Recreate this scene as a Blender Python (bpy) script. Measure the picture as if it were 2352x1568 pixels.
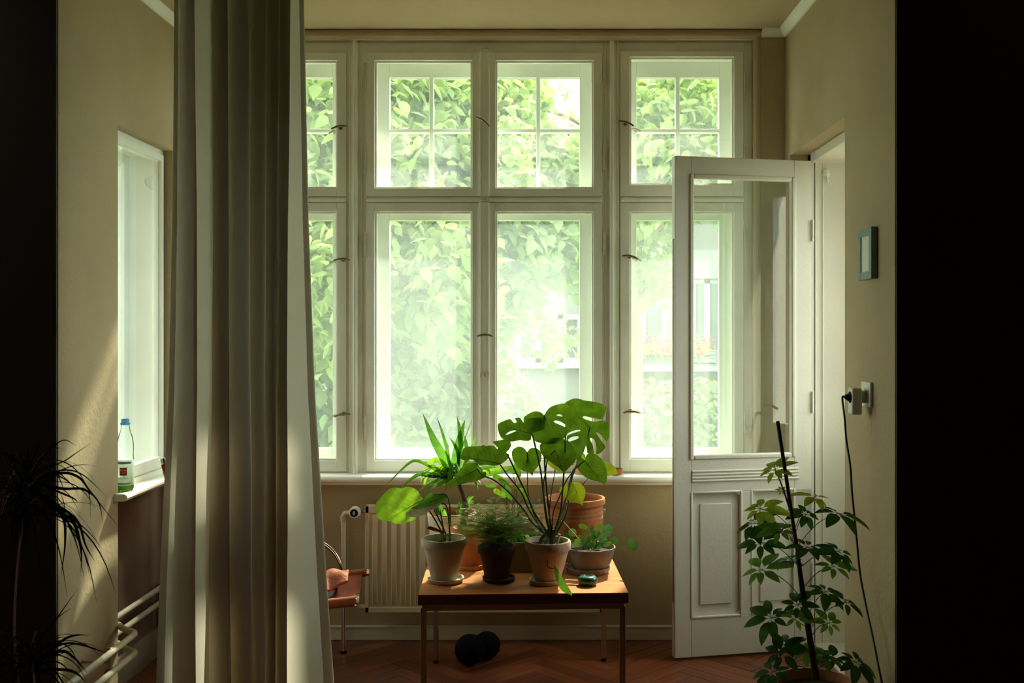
import bpy, math, random
import numpy as np
from mathutils import Vector, Matrix, noise
from mathutils.geometry import delaunay_2d_cdt

SC = bpy.context.scene
for o in list(bpy.data.objects):
    bpy.data.objects.remove(o)
COL = SC.collection
random.seed(7)
RNG = np.random.default_rng(7)
PI = math.pi

# ------------------------------------------------------------------ camera
F = 2287.0            # focal length in photo pixels (35 mm on a 36 mm sensor)
CX, CY, EYE = 1245.0, 757.0, 1.5
cam_d = bpy.data.cameras.new('camera')
cam = bpy.data.objects.new('camera', cam_d)
COL.objects.link(cam)
cam.location = (0, 0, EYE)
cam.rotation_euler = (PI / 2, 0, 0)
cam_d.sensor_width = 36
cam_d.lens = 36 * F / 2352
cam_d.shift_x = -(CX - 1176) / 2352
cam_d.shift_y = -(784 - CY) / 2352
cam_d.clip_start = 0.05
cam_d.clip_end = 300
SC.camera = cam
cam_d.dof.use_dof = True
cam_d.dof.focus_distance = 4.3
cam_d.dof.aperture_fstop = 5.0

# ------------------------------------------------------------------ world, sun, exposure
world = bpy.data.worlds.new('world')
SC.world = world
world.use_nodes = True
wn, wl = world.node_tree.nodes, world.node_tree.links
wn.clear()
w_out = wn.new('ShaderNodeOutputWorld')
w_bg = wn.new('ShaderNodeBackground')
w_tc = wn.new('ShaderNodeTexCoord')
w_sep = wn.new('ShaderNodeSeparateXYZ')
w_ramp = wn.new('ShaderNodeValToRGB')
wl.new(w_tc.outputs['Generated'], w_sep.inputs[0])
wl.new(w_sep.outputs['Z'], w_ramp.inputs[0])
w_ramp.color_ramp.elements[0].position = 0.0
w_ramp.color_ramp.elements[0].color = (0.83, 0.92, 0.90, 1)
w_ramp.color_ramp.elements[1].position = 0.9
w_ramp.color_ramp.elements[1].color = (1.0, 1.0, 0.98, 1)
wl.new(w_ramp.outputs[0], w_bg.inputs['Color'])
w_bg.inputs['Strength'].default_value = 9.6
wl.new(w_bg.outputs[0], w_out.inputs[0])

sun_d = bpy.data.lights.new('sun', 'SUN')
sun_d.energy = 15.0
sun_d.angle = math.radians(3.2)
sun_d.color = (1.0, 0.93, 0.74)
sun = bpy.data.objects.new('sun', sun_d)
COL.objects.link(sun)
sun.rotation_euler = Vector((-0.40, -1.0, -1.13)).to_track_quat('-Z', 'Y').to_euler()

def portal(name, loc, rot, sx, sy):
    d = bpy.data.lights.new(name, 'AREA')
    d.shape = 'RECTANGLE'
    d.size, d.size_y = sx, sy
    d.cycles.is_portal = True
    o = bpy.data.objects.new(name, d)
    o.location, o.rotation_euler = loc, rot
    COL.objects.link(o)
portal('window_portal', (-0.29, 5.38, 1.85), (-PI / 2, 0, 0), 2.7, 2.3)
portal('side_window_portal', (-2.16, 4.33, 1.6), (0, -PI / 2, 0), 1.7, 0.8)
portal('balcony_door_portal', (1.72, 4.3, 1.2), (0, PI / 2, 0), 2.4, 0.9)

SC.view_settings.view_transform = 'Standard'
SC.view_settings.look = 'None'
SC.view_settings.gamma = 1.0
SC.view_settings.use_curve_mapping = False
SC.view_settings.exposure = 0.0
SC.cycles.max_bounces = 12
SC.cycles.diffuse_bounces = 7
SC.cycles.glossy_bounces = 4
SC.cycles.transmission_bounces = 8
SC.cycles.transparent_max_bounces = 24
SC.cycles.sample_clamp_indirect = 6.0
SC.cycles.caustics_reflective = False
SC.cycles.caustics_refractive = False
SC.cycles.use_denoising = True

# ------------------------------------------------------------------ helpers
def P(px, py, d):
    """photo pixel at depth d (metres in front of the camera) -> world point"""
    return Vector(((px - CX) * d / F, d, EYE - (py - CY) * d / F))
def wx(px, d): return (px - CX) * d / F
def wz(py, d): return EYE - (py - CY) * d / F

def tag(o, label=None, cat=None, group=None, kind=None):
    if label: o['label'] = label
    if cat: o['category'] = cat
    if group: o['group'] = group
    if kind: o['kind'] = kind
    return o

def thing(name, label, cat, loc=(0, 0, 0), rz=0, group=None, kind=None):
    o = bpy.data.objects.new(name, None)
    o.empty_display_size = 0.05
    o.location = loc
    o.rotation_euler = (0, 0, rz)
    COL.objects.link(o)
    return tag(o, label, cat, group, kind)

def origin_of(o):
    v = Vector((0, 0, 0))
    while o is not None:
        v += Vector(o.location)
        o = o.parent
    return v

class MB:
    def __init__(self):
        self.v, self.f = [], []
    def add(self, vs, fs):
        n = len(self.v)
        self.v.extend([tuple(p) for p in vs])
        self.f.extend([tuple(i + n for i in f) for f in fs])
        return self
    def box(self, x0, x1, y0, y1, z0, z1):
        x0, x1 = min(x0, x1), max(x0, x1)
        y0, y1 = min(y0, y1), max(y0, y1)
        z0, z1 = min(z0, z1), max(z0, z1)
        vs = [(x0, y0, z0), (x1, y0, z0), (x1, y1, z0), (x0, y1, z0),
              (x0, y0, z1), (x1, y0, z1), (x1, y1, z1), (x0, y1, z1)]
        return self.add(vs, [(0, 3, 2, 1), (4, 5, 6, 7), (0, 1, 5, 4), (1, 2, 6, 5), (2, 3, 7, 6), (3, 0, 4, 7)])
    def obox(self, c, ax, ay, az):
        c, ax, ay, az = Vector(c), Vector(ax), Vector(ay), Vector(az)
        vs = []
        for sz in (-1, 1):
            for sx, sy in ((-1, -1), (1, -1), (1, 1), (-1, 1)):
                vs.append(c + ax * sx + ay * sy + az * sz)
        return self.add(vs, [(0, 3, 2, 1), (4, 5, 6, 7), (0, 1, 5, 4), (1, 2, 6, 5), (2, 3, 7, 6), (3, 0, 4, 7)])
    def ring(self, x0, x1, z0, z1, w, y0, y1, wb=None, wt=None):
        """rectangular frame in the XZ plane; w = stile width, wb bottom rail, wt top rail"""
        wb = w if wb is None else wb
        wt = w if wt is None else wt
        self.box(x0, x0 + w, y0, y1, z0, z1)
        self.box(x1 - w, x1, y0, y1, z0, z1)
        self.box(x0 + w, x1 - w, y0, y1, z1 - wt, z1)
        self.box(x0 + w, x1 - w, y0, y1, z0, z0 + wb)
        return self
    def ringx(self, y0, y1, z0, z1, w, x0, x1, wb=None):
        wb = w if wb is None else wb
        self.box(x0, x1, y0, y0 + w, z0, z1)
        self.box(x0, x1, y1 - w, y1, z0, z1)
        self.box(x0, x1, y0 + w, y1 - w, z1 - w, z1)
        self.box(x0, x1, y0 + w, y1 - w, z0, z0 + wb)
        return self
    def tube(self, pts, r, n=8, cap=True):
        pts = [Vector(p) for p in pts]
        rs = r if isinstance(r, (list, tuple)) else [r] * len(pts)
        up = Vector((0.13, 0.27, 0.95))
        rings = []
        prev = None
        for i, p in enumerate(pts):
            t = (pts[min(i + 1, len(pts) - 1)] - pts[max(i - 1, 0)])
            t = t.normalized() if t.length > 1e-9 else Vector((0, 0, 1))
            if prev is None:
                a = t.cross(up)
                if a.length < 0.1: a = t.cross(Vector((1, 0, 0)))
            else:
                a = prev - t * prev.dot(t)
                if a.length < 1e-6: a = t.cross(up)
            a.normalize()
            prev = a
            b = t.cross(a)
            rings.append([p + (a * math.cos(2 * PI * k / n) + b * math.sin(2 * PI * k / n)) * rs[i] for k in range(n)])
        vs = [q for rg in rings for q in rg]
        fs = []
        for i in range(len(rings) - 1):
            for k in range(n):
                fs.append((i * n + k, i * n + (k + 1) % n, (i + 1) * n + (k + 1) % n, (i + 1) * n + k))
        if cap:
            fs.append(tuple(range(n))[::-1])
            fs.append(tuple((len(rings) - 1) * n + k for k in range(n)))
        return self.add(vs, fs)
    def lathe(self, prof, c=(0, 0, 0), n=40, jitter=0.0):
        c = Vector(c)
        vs, fs = [], []
        for r, z in prof:
            for k in range(n):
                a = 2 * PI * k / n
                rr = r * (1 + jitter * math.sin(3 * a + z * 9))
                vs.append((c.x + rr * math.cos(a), c.y + rr * math.sin(a), c.z + z))
        for i in range(len(prof) - 1):
            for k in range(n):
                fs.append((i * n + k, i * n + (k + 1) % n, (i + 1) * n + (k + 1) % n, (i + 1) * n + k))
        return self.add(vs, fs)
    def build(self, name, m, parent=None, smooth=True, bev=0.0, local=False, kind=None, angle=38, label=None):
        off = Vector((0, 0, 0)) if (local or parent is None) else origin_of(parent)
        me = bpy.data.meshes.new(name)
        me.from_pydata([(p[0] - off.x, p[1] - off.y, p[2] - off.z) for p in self.v], [], self.f)
        me.validate()
        me.update()
        if smooth:
            me.polygons.foreach_set('use_smooth', [True] * len(me.polygons))
            me.set_sharp_from_angle(angle=math.radians(angle))
        me.materials.append(m)
        o = bpy.data.objects.new(name, me)
        COL.objects.link(o)
        if parent is not None: o.parent = parent
        if bev > 0:
            b = o.modifiers.new('bevel', 'BEVEL')
            b.width = bev
            b.segments = 2
            b.limit_method = 'ANGLE'
            b.angle_limit = math.radians(50)
        if kind: o['kind'] = kind
        if label: o['label'] = label
        return o

def spline(pts, n=24):
    """Catmull-Rom through points"""
    pts = [Vector(p) for p in pts]
    if len(pts) == 2:
        return [pts[0].lerp(pts[1], i / (n - 1)) for i in range(n)]
    q = [pts[0] * 2 - pts[1]] + pts + [pts[-1] * 2 - pts[-2]]
    seg = len(pts) - 1
    out = []
    for i in range(n):
        t = i / (n - 1) * seg
        k = min(int(t), seg - 1)
        u = t - k
        a, b, c, d = q[k], q[k + 1], q[k + 2], q[k + 3]
        out.append(0.5 * ((2 * b) + (c - a) * u + (2 * a - 5 * b + 4 * c - d) * u * u + (3 * b - a - 3 * c + d) * u ** 3))
    return out

# ------------------------------------------------------------------ materials
def mat(name):
    m = bpy.data.materials.new(name)
    m.use_nodes = True
    m.node_tree.nodes.clear()
    return m, m.node_tree.nodes, m.node_tree.links

def pbr(name, col, rough=0.6, var=0.08, scale=8.0, bump=0.0, bscale=60.0, metal=0.0, spec=0.4, col2=None, stretch=(1, 1, 1), coat=0.0, detail=4):
    m, n, l = mat(name)
    out = n.new('ShaderNodeOutputMaterial')
    b = n.new('ShaderNodeBsdfPrincipled')
    tc = n.new('ShaderNodeTexCoord')
    mp = n.new('ShaderNodeMapping')
    mp.inputs['Scale'].default_value = stretch
    l.new(tc.outputs['Object'], mp.inputs[0])
    nz = n.new('ShaderNodeTexNoise')
    nz.inputs['Scale'].default_value = scale
    nz.inputs['Detail'].default_value = detail
    l.new(mp.outputs[0], nz.inputs['Vector'])
    rp = n.new('ShaderNodeValToRGB')
    c2 = col2 or tuple(c * (1 - var) for c in col)
    c1 = col if col2 else tuple(min(1, c * (1 + var)) for c in col)
    rp.color_ramp.elements[0].position = 0.32
    rp.color_ramp.elements[1].position = 0.68
    rp.color_ramp.elements[0].color = (*c2, 1)
    rp.color_ramp.elements[1].color = (*c1, 1)
    l.new(nz.outputs['Fac'], rp.inputs[0])
    l.new(rp.outputs[0], b.inputs['Base Color'])
    b.inputs['Roughness'].default_value = rough
    b.inputs['Metallic'].default_value = metal
    b.inputs['Specular IOR Level'].default_value = spec
    b.inputs['Coat Weight'].default_value = coat
    if bump > 0:
        n2 = n.new('ShaderNodeTexNoise')
        n2.inputs['Scale'].default_value = bscale
        n2.inputs['Detail'].default_value = 6
        l.new(mp.outputs[0], n2.inputs['Vector'])
        bp = n.new('ShaderNodeBump')
        bp.inputs['Strength'].default_value = bump
        bp.inputs['Distance'].default_value = 0.004
        l.new(n2.outputs['Fac'], bp.inputs['Height'])
        l.new(bp.outputs[0], b.inputs['Normal'])
    l.new(b.outputs[0], out.inputs[0])
    return m

def leaf_mat(name, col, trans, tmix=0.5, gloss=0.12, rough=0.35, var=0.25, scale=30, col2=None):
    m, n, l = mat(name)
    out = n.new('ShaderNodeOutputMaterial')
    tc = n.new('ShaderNodeTexCoord')
    nz = n.new('ShaderNodeTexNoise')
    nz.inputs['Scale'].default_value = scale
    l.new(tc.outputs['Object'], nz.inputs['Vector'])
    def ramp(c, cb=None):
        r = n.new('ShaderNodeValToRGB')
        r.color_ramp.elements[0].position = 0.35
        r.color_ramp.elements[1].position = 0.7
        r.color_ramp.elements[0].color = (*(cb or tuple(x * (1 - var) for x in c)), 1)
        r.color_ramp.elements[1].color = (*tuple(min(1, x * (1 + var * 0.5)) for x in c), 1)
        l.new(nz.outputs['Fac'], r.inputs[0])
        return r
    rd, rt = ramp(col, col2), ramp(trans)
    d = n.new('ShaderNodeBsdfDiffuse')
    t = n.new('ShaderNodeBsdfTranslucent')
    g = n.new('ShaderNodeBsdfGlossy')
    g.inputs['Roughness'].default_value = rough
    g.inputs['Color'].default_value = (0.8, 0.9, 0.8, 1)
    l.new(rd.outputs[0], d.inputs[0])
    l.new(rt.outputs[0], t.inputs[0])
    mx = n.new('ShaderNodeMixShader')
    mx.inputs[0].default_value = tmix
    l.new(d.outputs[0], mx.inputs[1])
    l.new(t.outputs[0], mx.inputs[2])
    fr = n.new('ShaderNodeLayerWeight')
    fr.inputs['Blend'].default_value = gloss
    mul = n.new('ShaderNodeMath'); mul.operation = 'MULTIPLY'
    mul.inputs[1].default_value = 0.6
    l.new(fr.outputs['Fresnel'], mul.inputs[0])
    m2 = n.new('ShaderNodeMixShader')
    l.new(mul.outputs[0], m2.inputs[0])
    l.new(mx.outputs[0], m2.inputs[1])
    l.new(g.outputs[0], m2.inputs[2])
    l.new(m2.outputs[0], out.inputs[0])
    return m

def glass_mat(name, dust=0.1, tint=(0.98, 1.0, 0.985), ior=1.5):
    """thin window glass with a film of dust on it"""
    m, n, l = mat(name)
    out = n.new('ShaderNodeOutputMaterial')
    tr = n.new('ShaderNodeBsdfTransparent')
    tr.inputs[0].default_value = (*tint, 1)
    gl = n.new('ShaderNodeBsdfGlossy')
    gl.inputs['Roughness'].default_value = 0.0
    fr = n.new('ShaderNodeFresnel')
    fr.inputs['IOR'].default_value = ior
    mx = n.new('ShaderNodeMixShader')
    ge = n.new('ShaderNodeNewGeometry')
    inv = n.new('ShaderNodeMath'); inv.operation = 'SUBTRACT'; inv.inputs[0].default_value = 1.0
    l.new(ge.outputs['Backfacing'], inv.inputs[1])
    mu = n.new('ShaderNodeMath'); mu.operation = 'MULTIPLY'
    l.new(fr.outputs[0], mu.inputs[0]); l.new(inv.outputs[0], mu.inputs[1])
    l.new(mu.outputs[0], mx.inputs[0])
    l.new(tr.outputs[0], mx.inputs[1])
    l.new(gl.outputs[0], mx.inputs[2])
    tl = n.new('ShaderNodeBsdfTranslucent')
    tl.inputs[0].default_value = (0.82, 0.93, 0.89, 1)
    tc = n.new('ShaderNodeTexCoord')
    nz = n.new('ShaderNodeTexNoise')
    nz.inputs['Scale'].default_value = 3.0
    nz.inputs['Detail'].default_value = 6
    l.new(tc.outputs['Object'], nz.inputs['Vector'])
    mr = n.new('ShaderNodeMapRange')
    mr.inputs['From Min'].default_value = 0.3
    mr.inputs['From Max'].default_value = 0.7
    mr.inputs['To Min'].default_value = dust * 0.75
    mr.inputs['To Max'].default_value = dust * 1.25
    l.new(nz.outputs['Fac'], mr.inputs[0])
    m2 = n.new('ShaderNodeMixShader')
    l.new(mr.outputs[0], m2.inputs[0])
    l.new(mx.outputs[0], m2.inputs[1])
    l.new(tl.outputs[0], m2.inputs[2])
    l.new(m2.outputs[0], out.inputs[0])
    return m

M = {}
M['wall'] = pbr('wall_plaster', (0.475, 0.385, 0.240), 0.9, 0.06, 2.5, 0.5, 55, spec=0.1)
M['ceil'] = pbr('ceiling_plaster', (0.465, 0.37, 0.225), 0.9, 0.05, 2.0, 0.3, 40, spec=0.1)
M['niche'] = pbr('shaded_niche_plaster', (0.20, 0.13, 0.09), 0.9, 0.15, 4, 0.4, 50, spec=0.1)  # recess shade put into the plaster colour, darker than the wall
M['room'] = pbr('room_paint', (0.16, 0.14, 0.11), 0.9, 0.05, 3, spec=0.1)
M['dark'] = pbr('unlit_wall_shade', (0.10, 0.082, 0.065), 0.9, 0.1, 3, 0.3, 40, spec=0.1)  # lack of light on the jamb walls put into a dark colour
M['paint'] = pbr('window_paint', (0.92, 0.925, 0.84), 0.45, 0.04, 6, 0.15, 90, spec=0.35)
M['paint2'] = pbr('outer_window_paint', (0.82, 0.84, 0.78), 0.5, 0.03, 6, 0.1, 90, spec=0.3)
M['door'] = pbr('door_paint', (0.76, 0.75, 0.65), 0.45, 0.05, 3, 0.2, 70, spec=0.35)
M['base'] = pbr('baseboard_paint', (0.70, 0.66, 0.54), 0.5, 0.05, 5)
M['glass_low'] = glass_mat('dusty_glass', 0.038)
M['glass_up'] = glass_mat('upper_glass', 0.020)
M['glass_in'] = glass_mat('inner_glass', 0.050)
M['glass_door'] = glass_mat('door_glass', 0.012, ior=2.0)
M['brass'] = pbr('aged_brass', (0.26, 0.22, 0.12), 0.4, 0.2, 60, metal=0.7)
M['hinge'] = pbr('painted_hinge', (0.66, 0.64, 0.52), 0.5, 0.1, 40)
M['steel'] = pbr('brushed_steel', (0.40, 0.34, 0.28), 0.32, 0.08, 40, metal=0.9)
M['chrome'] = pbr('chrome', (0.80, 0.78, 0.74), 0.12, 0.03, 20, metal=1.0)
M['rad'] = pbr('radiator_enamel', (0.60, 0.51, 0.345), 0.4, 0.03, 6)
M['pipe'] = pbr('pipe_enamel', (0.62, 0.56, 0.42), 0.35, 0.08, 20)
M['leather'] = pbr('tan_leather', (0.25, 0.060, 0.016), 0.6, 0.22, 14, 0.5, 120, spec=0.2)
M['black'] = pbr('black_rubber', (0.004, 0.004, 0.005), 0.8, 0.2, 60, 0.6, 180, spec=0.08)
M['soil'] = pbr('soil', (0.045, 0.03, 0.02), 0.95, 0.4, 60, 1.0, 90)
M['white_pl'] = pbr('white_plastic', (0.72, 0.70, 0.60), 0.35, 0.03, 20)
M['cable'] = pbr('black_cable', (0.015, 0.015, 0.015), 0.4, 0.1, 20)
M['ext_wall'] = pbr('facade_render', (0.105, 0.108, 0.094), 0.9, 0.04, 1.2, 0.2, 30)
M['ext_dark'] = pbr('facade_grey_render', (0.16, 0.17, 0.15), 0.9, 0.06, 1.2)
M['ext_pane'] = pbr('far_window_pane', (0.05, 0.06, 0.055), 0.2, 0.1, 2, spec=0.4)
M['ext_frame'] = pbr('far_window_frame', (0.19, 0.195, 0.185), 0.6, 0.03, 2)
M['grass'] = pbr('ground', (0.10, 0.13, 0.06), 0.95, 0.3, 3)
M['bark'] = pbr('bark', (0.16, 0.12, 0.08), 0.9, 0.3, 12, 0.8, 40)

def wood_mat(name, c1, c2, axis=(1, 14, 14), rough=0.42, scale=3.0, coat=0.1, rnd=False, spec=.5):
    m, n, l = mat(name)
    out = n.new('ShaderNodeOutputMaterial')
    b = n.new('ShaderNodeBsdfPrincipled')
    tc = n.new('ShaderNodeTexCoord')
    mp = n.new('ShaderNodeMapping')
    mp.inputs['Scale'].default_value = axis
    l.new(tc.outputs['Object'], mp.inputs[0])
    nz = n.new('ShaderNodeTexNoise')
    nz.inputs['Scale'].default_value = scale
    nz.inputs['Detail'].default_value = 8
    nz.inputs['Distortion'].default_value = 0.8
    l.new(mp.outputs[0], nz.inputs['Vector'])
    rp = n.new('ShaderNodeValToRGB')
    rp.color_ramp.elements[0].position = 0.3
    rp.color_ramp.elements[1].position = 0.7
    rp.color_ramp.elements[0].color = (*c1, 1)
    rp.color_ramp.elements[1].color = (*c2, 1)
    l.new(nz.outputs['Fac'], rp.inputs[0])
    if rnd:
        oi = n.new('ShaderNodeObjectInfo')
        mr = n.new('ShaderNodeMapRange')
        mr.inputs['To Min'].default_value = 0.65
        mr.inputs['To Max'].default_value = 1.25
        l.new(oi.outputs['Random'], mr.inputs[0])
        hv = n.new('ShaderNodeHueSaturation')
        l.new(mr.outputs[0], hv.inputs['Value'])
        l.new(rp.outputs[0], hv.inputs['Color'])
        l.new(hv.outputs[0], b.inputs['Base Color'])
    else:
        l.new(rp.outputs[0], b.inputs['Base Color'])
    b.inputs['Roughness'].default_value = rough
    b.inputs['Specular IOR Level'].default_value = spec
    b.inputs['Coat Weight'].default_value = coat
    b.inputs['Coat Roughness'].default_value = 0.3
    bp = n.new('ShaderNodeBump')
    bp.inputs['Strength'].default_value = 0.15
    bp.inputs['Distance'].default_value = 0.002
    l.new(nz.outputs['Fac'], bp.inputs['Height'])
    l.new(bp.outputs[0], b.inputs['Normal'])
    l.new(b.outputs[0], out.inputs[0])
    return m
M['parquet'] = wood_mat('parquet', (0.11, 0.025, 0.008), (0.24, 0.058, 0.015), rough=0.36, coat=0.3, rnd=True)
M['table'] = wood_mat('table_wood', (0.40, 0.135, 0.035), (0.53, 0.205, 0.062), rough=0.62, coat=0.0, spec=.12)
M['table_edge'] = wood_mat('table_edge_wood', (0.10, 0.035, 0.02), (0.16, 0.06, 0.03), rough=0.5)

def clay(name, col, col2, scale=9, rough=0.85):
    return pbr(name, col, rough, 0.1, scale, 0.5, 70, col2=col2, spec=0.2)
M['clay_grey'] = clay('grey_clay', (0.60, 0.52, 0.40), (0.50, 0.42, 0.32))
M['clay_taupe'] = clay('taupe_clay', (0.56, 0.43, 0.31), (0.44, 0.32, 0.22))
M['clay_dark'] = clay('dark_clay', (0.12, 0.07, 0.045), (0.06, 0.04, 0.028))
M['terra'] = clay('terracotta', (0.50, 0.19, 0.07), (0.38, 0.14, 0.055))
M['terra_pale'] = clay('pale_terracotta', (0.64, 0.33, 0.18), (0.50, 0.25, 0.13))
M['white_pot'] = clay('chalky_white_paint', (0.78, 0.72, 0.62), (0.60, 0.52, 0.44), 14)
M['bowl_clay'] = clay('glazed_bowl_clay', (0.34, 0.26, 0.20), (0.11, 0.085, 0.07), 7, 0.5)
M['trough'] = clay('brown_trough_clay', (0.22, 0.14, 0.09), (0.15, 0.10, 0.07))

M['leaf_mon'] = leaf_mat('monstera_leaf', (0.04, 0.085, 0.012), (0.19, 0.36, 0.015), 0.55, gloss=0.06)
M['leaf_yel'] = leaf_mat('yellowing_leaf', (0.22, 0.26, 0.02), (0.62, 0.70, 0.03), 0.6, col2=(0.13, 0.22, 0.02))
M['leaf_brt'] = leaf_mat('bright_leaf', (0.09, 0.19, 0.015), (0.36, 0.62, 0.03), 0.6, gloss=0.05)
M['leaf_dark'] = leaf_mat('dark_leaf', (0.022, 0.06, 0.016), (0.06, 0.19, 0.02), 0.4, gloss=0.1)
M['leaf_mid'] = leaf_mat('mid_leaf', (0.04, 0.11, 0.02), (0.17, 0.42, 0.03), 0.5, gloss=0.07)
M['leaf_yuc'] = leaf_mat('yucca_leaf', (0.05, 0.13, 0.04), (0.20, 0.50, 0.05), 0.55, gloss=0.2)
M['leaf_pale'] = leaf_mat('pale_dry_leaf', (0.80, 0.76, 0.66), (0.6, 0.55, 0.4), 0.25, col2=(0.34, 0.20, 0.12), scale=14)
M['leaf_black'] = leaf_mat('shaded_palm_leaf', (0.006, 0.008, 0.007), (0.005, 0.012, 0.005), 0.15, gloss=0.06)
M['sch_brt'] = leaf_mat('umbrella_leaf_young_backlit', (0.24, 0.46, 0.04), (0.75, 1.0, 0.10), 0.55, gloss=0.04)  # young leaves, their backlit brightness put into the colour
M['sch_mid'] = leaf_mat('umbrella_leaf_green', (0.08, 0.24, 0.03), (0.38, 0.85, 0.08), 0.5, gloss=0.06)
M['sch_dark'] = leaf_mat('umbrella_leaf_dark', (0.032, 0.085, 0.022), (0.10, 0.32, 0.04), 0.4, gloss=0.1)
M['vein'] = leaf_mat('leaf_vein', (0.035, 0.075, 0.012), (0.10, 0.20, 0.015), 0.4)
M['leaf_new'] = leaf_mat('new_leaf', (0.55, 0.55, 0.15), (0.7, 0.7, 0.2), 0.5)
M['leaf_brown'] = leaf_mat('withered_leaf', (0.10, 0.045, 0.035), (0.1, 0.04, 0.02), 0.2)
M['fern'] = leaf_mat('asparagus_fern', (0.22, 0.33, 0.05), (0.48, 0.72, 0.08), 0.5, gloss=0.03)
M['stem'] = pbr('green_stem', (0.055, 0.095, 0.03), 0.4, 0.3, 40)
M['stem_b'] = pbr('brown_stem', (0.10, 0.05, 0.03), 0.7, 0.3, 40)
M['tree'] = leaf_mat('tree_leaf', (0.23, 0.305, 0.12), (0.52, 0.65, 0.19), 0.5, gloss=0.03, scale=0.7, var=0.45)
M['tree2'] = leaf_mat('tree_leaf_shaded', (0.24, 0.34, 0.16), (0.42, 0.58, 0.18), 0.45, gloss=0.03, scale=0.9, var=0.4)
M['petal'] = leaf_mat('pink_petal', (0.50, 0.07, 0.12), (0.5, 0.08, 0.13), 0.4, gloss=0.03)

def cloth_mat():
    m, n, l = mat('linen')
    out = n.new('ShaderNodeOutputMaterial')
    tc = n.new('ShaderNodeTexCoord')
    mp = n.new('ShaderNodeMapping')
    mp.inputs['Scale'].default_value = (700, 700, 90)
    l.new(tc.outputs['Object'], mp.inputs[0])
    nz = n.new('ShaderNodeTexNoise')
    nz.inputs['Scale'].default_value = 1.0
    l.new(mp.outputs[0], nz.inputs['Vector'])
    rp = n.new('ShaderNodeValToRGB')
    rp.color_ramp.elements[0].color = (0.58, 0.52, 0.42, 1)
    rp.color_ramp.elements[1].color = (0.76, 0.71, 0.60, 1)
    l.new(nz.outputs['Fac'], rp.inputs[0])
    d = n.new('ShaderNodeBsdfDiffuse')
    t = n.new('ShaderNodeBsdfTranslucent')
    l.new(rp.outputs[0], d.inputs[0])
    t.inputs[0].default_value = (0.80, 0.74, 0.62, 1)
    mx = n.new('ShaderNodeMixShader')
    mx.inputs[0].default_value = 0.36
    l.new(d.outputs[0], mx.inputs[1])
    l.new(t.outputs[0], mx.inputs[2])
    l.new(mx.outputs[0], out.inputs[0])
    return m
M['linen'] = cloth_mat()

# ================================================================== ROOM SHELL
XL, XR = -1.725, 1.18        # side walls of the bay
YW = 4.83                    # face of the window wall
YF = 4.88                    # window frame plane
ZC = 2.955                   # ceiling
YJL, YJR = 3.55, 3.33        # where the side walls end towards the dark room
EXT = 5.26                   # outer face of the front wall

def struct(name, mb, m, label, cat, **kw):
    o = mb.build(name, m, smooth=False, **kw)
    return tag(o, label, cat, kind='structure')

# window rectangle (pixels on the frame plane)
WX0, WX1 = wx(498, YF), wx(1728, YF)
WZ1, WZ0 = wz(96, YF), 0.77
# front wall
mb = MB()
mb.box(XL - 0.5, WX0, YW, EXT, -4, 3.4)
mb.box(WX1, XR + 0.6, YW, EXT, -4, 3.4)
mb.box(WX0, WX1, YW, EXT, -4, WZ0)
mb.box(WX0, WX1, YF + 0.24, EXT, WZ1 - 0.035, 3.4)
mb.box(WX0, WX1, YW, YF + 0.24, WZ1, 3.4)
struct('wall_back', mb, M['wall'], 'tan plastered wall around and below the wide window', 'wall')
# plaster bead around the window
mb = MB()
zt = (WZ1 + ZC) / 2
mb.tube([(XL, YW + 0.012, zt + .002), (WX1 + 0.03, YW + 0.012, zt + .002)], (ZC - WZ1) / 2 + 0.004, 16)
mb.tube([(WX1 + 0.014, YW + 0.008, ZC), (WX1 + 0.014, YW + 0.008, 0.80)], 0.018, 12)
struct('trim_3', mb, M['wall'], 'rounded plaster bead framing the wide window', 'trim')
# left wall with window recess
LY0, LY1, LZ1 = 4.05, 4.65, 2.335
LXF = -1.768
mb = MB()
mb.box(XL - 0.45, XL, YJL, LY0, -0.02, 3.4)
mb.box(XL - 0.45, XL, LY1, YW, -0.02, 3.4)
mb.box(XL - 0.45, XL, LY0, LY1, LZ1, 3.4)
struct('wall_left', mb, M['wall'], 'tan plastered left wall with soft sun streaks', 'wall')
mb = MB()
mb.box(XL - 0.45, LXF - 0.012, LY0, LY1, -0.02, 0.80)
struct('wall_niche', mb, M['niche'], 'shade-darkened brown niche wall below the left side window', 'wall')
# right wall with door recess
RY0, RY1, RZ1 = 3.88, 4.735, 2.33
mb = MB()
mb.box(XR, XR + 0.5, YJR, RY0, -0.02, 3.4)
mb.box(XR, XR + 0.5, RY1, YW, -0.02, 3.4)
mb.box(XR, XR + 0.5, RY0, RY1, RZ1, 3.4)
struct('wall_right', mb, M['wall'], 'tan plastered right wall holding the balcony door', 'wall')
# ceiling
mb = MB()
mb.box(XL - 0.45, XR + 0.5, 3.2, EXT, ZC, 3.4)
struct('ceiling', mb, M['ceil'], 'tan ceiling of the window bay', 'ceiling')
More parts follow.
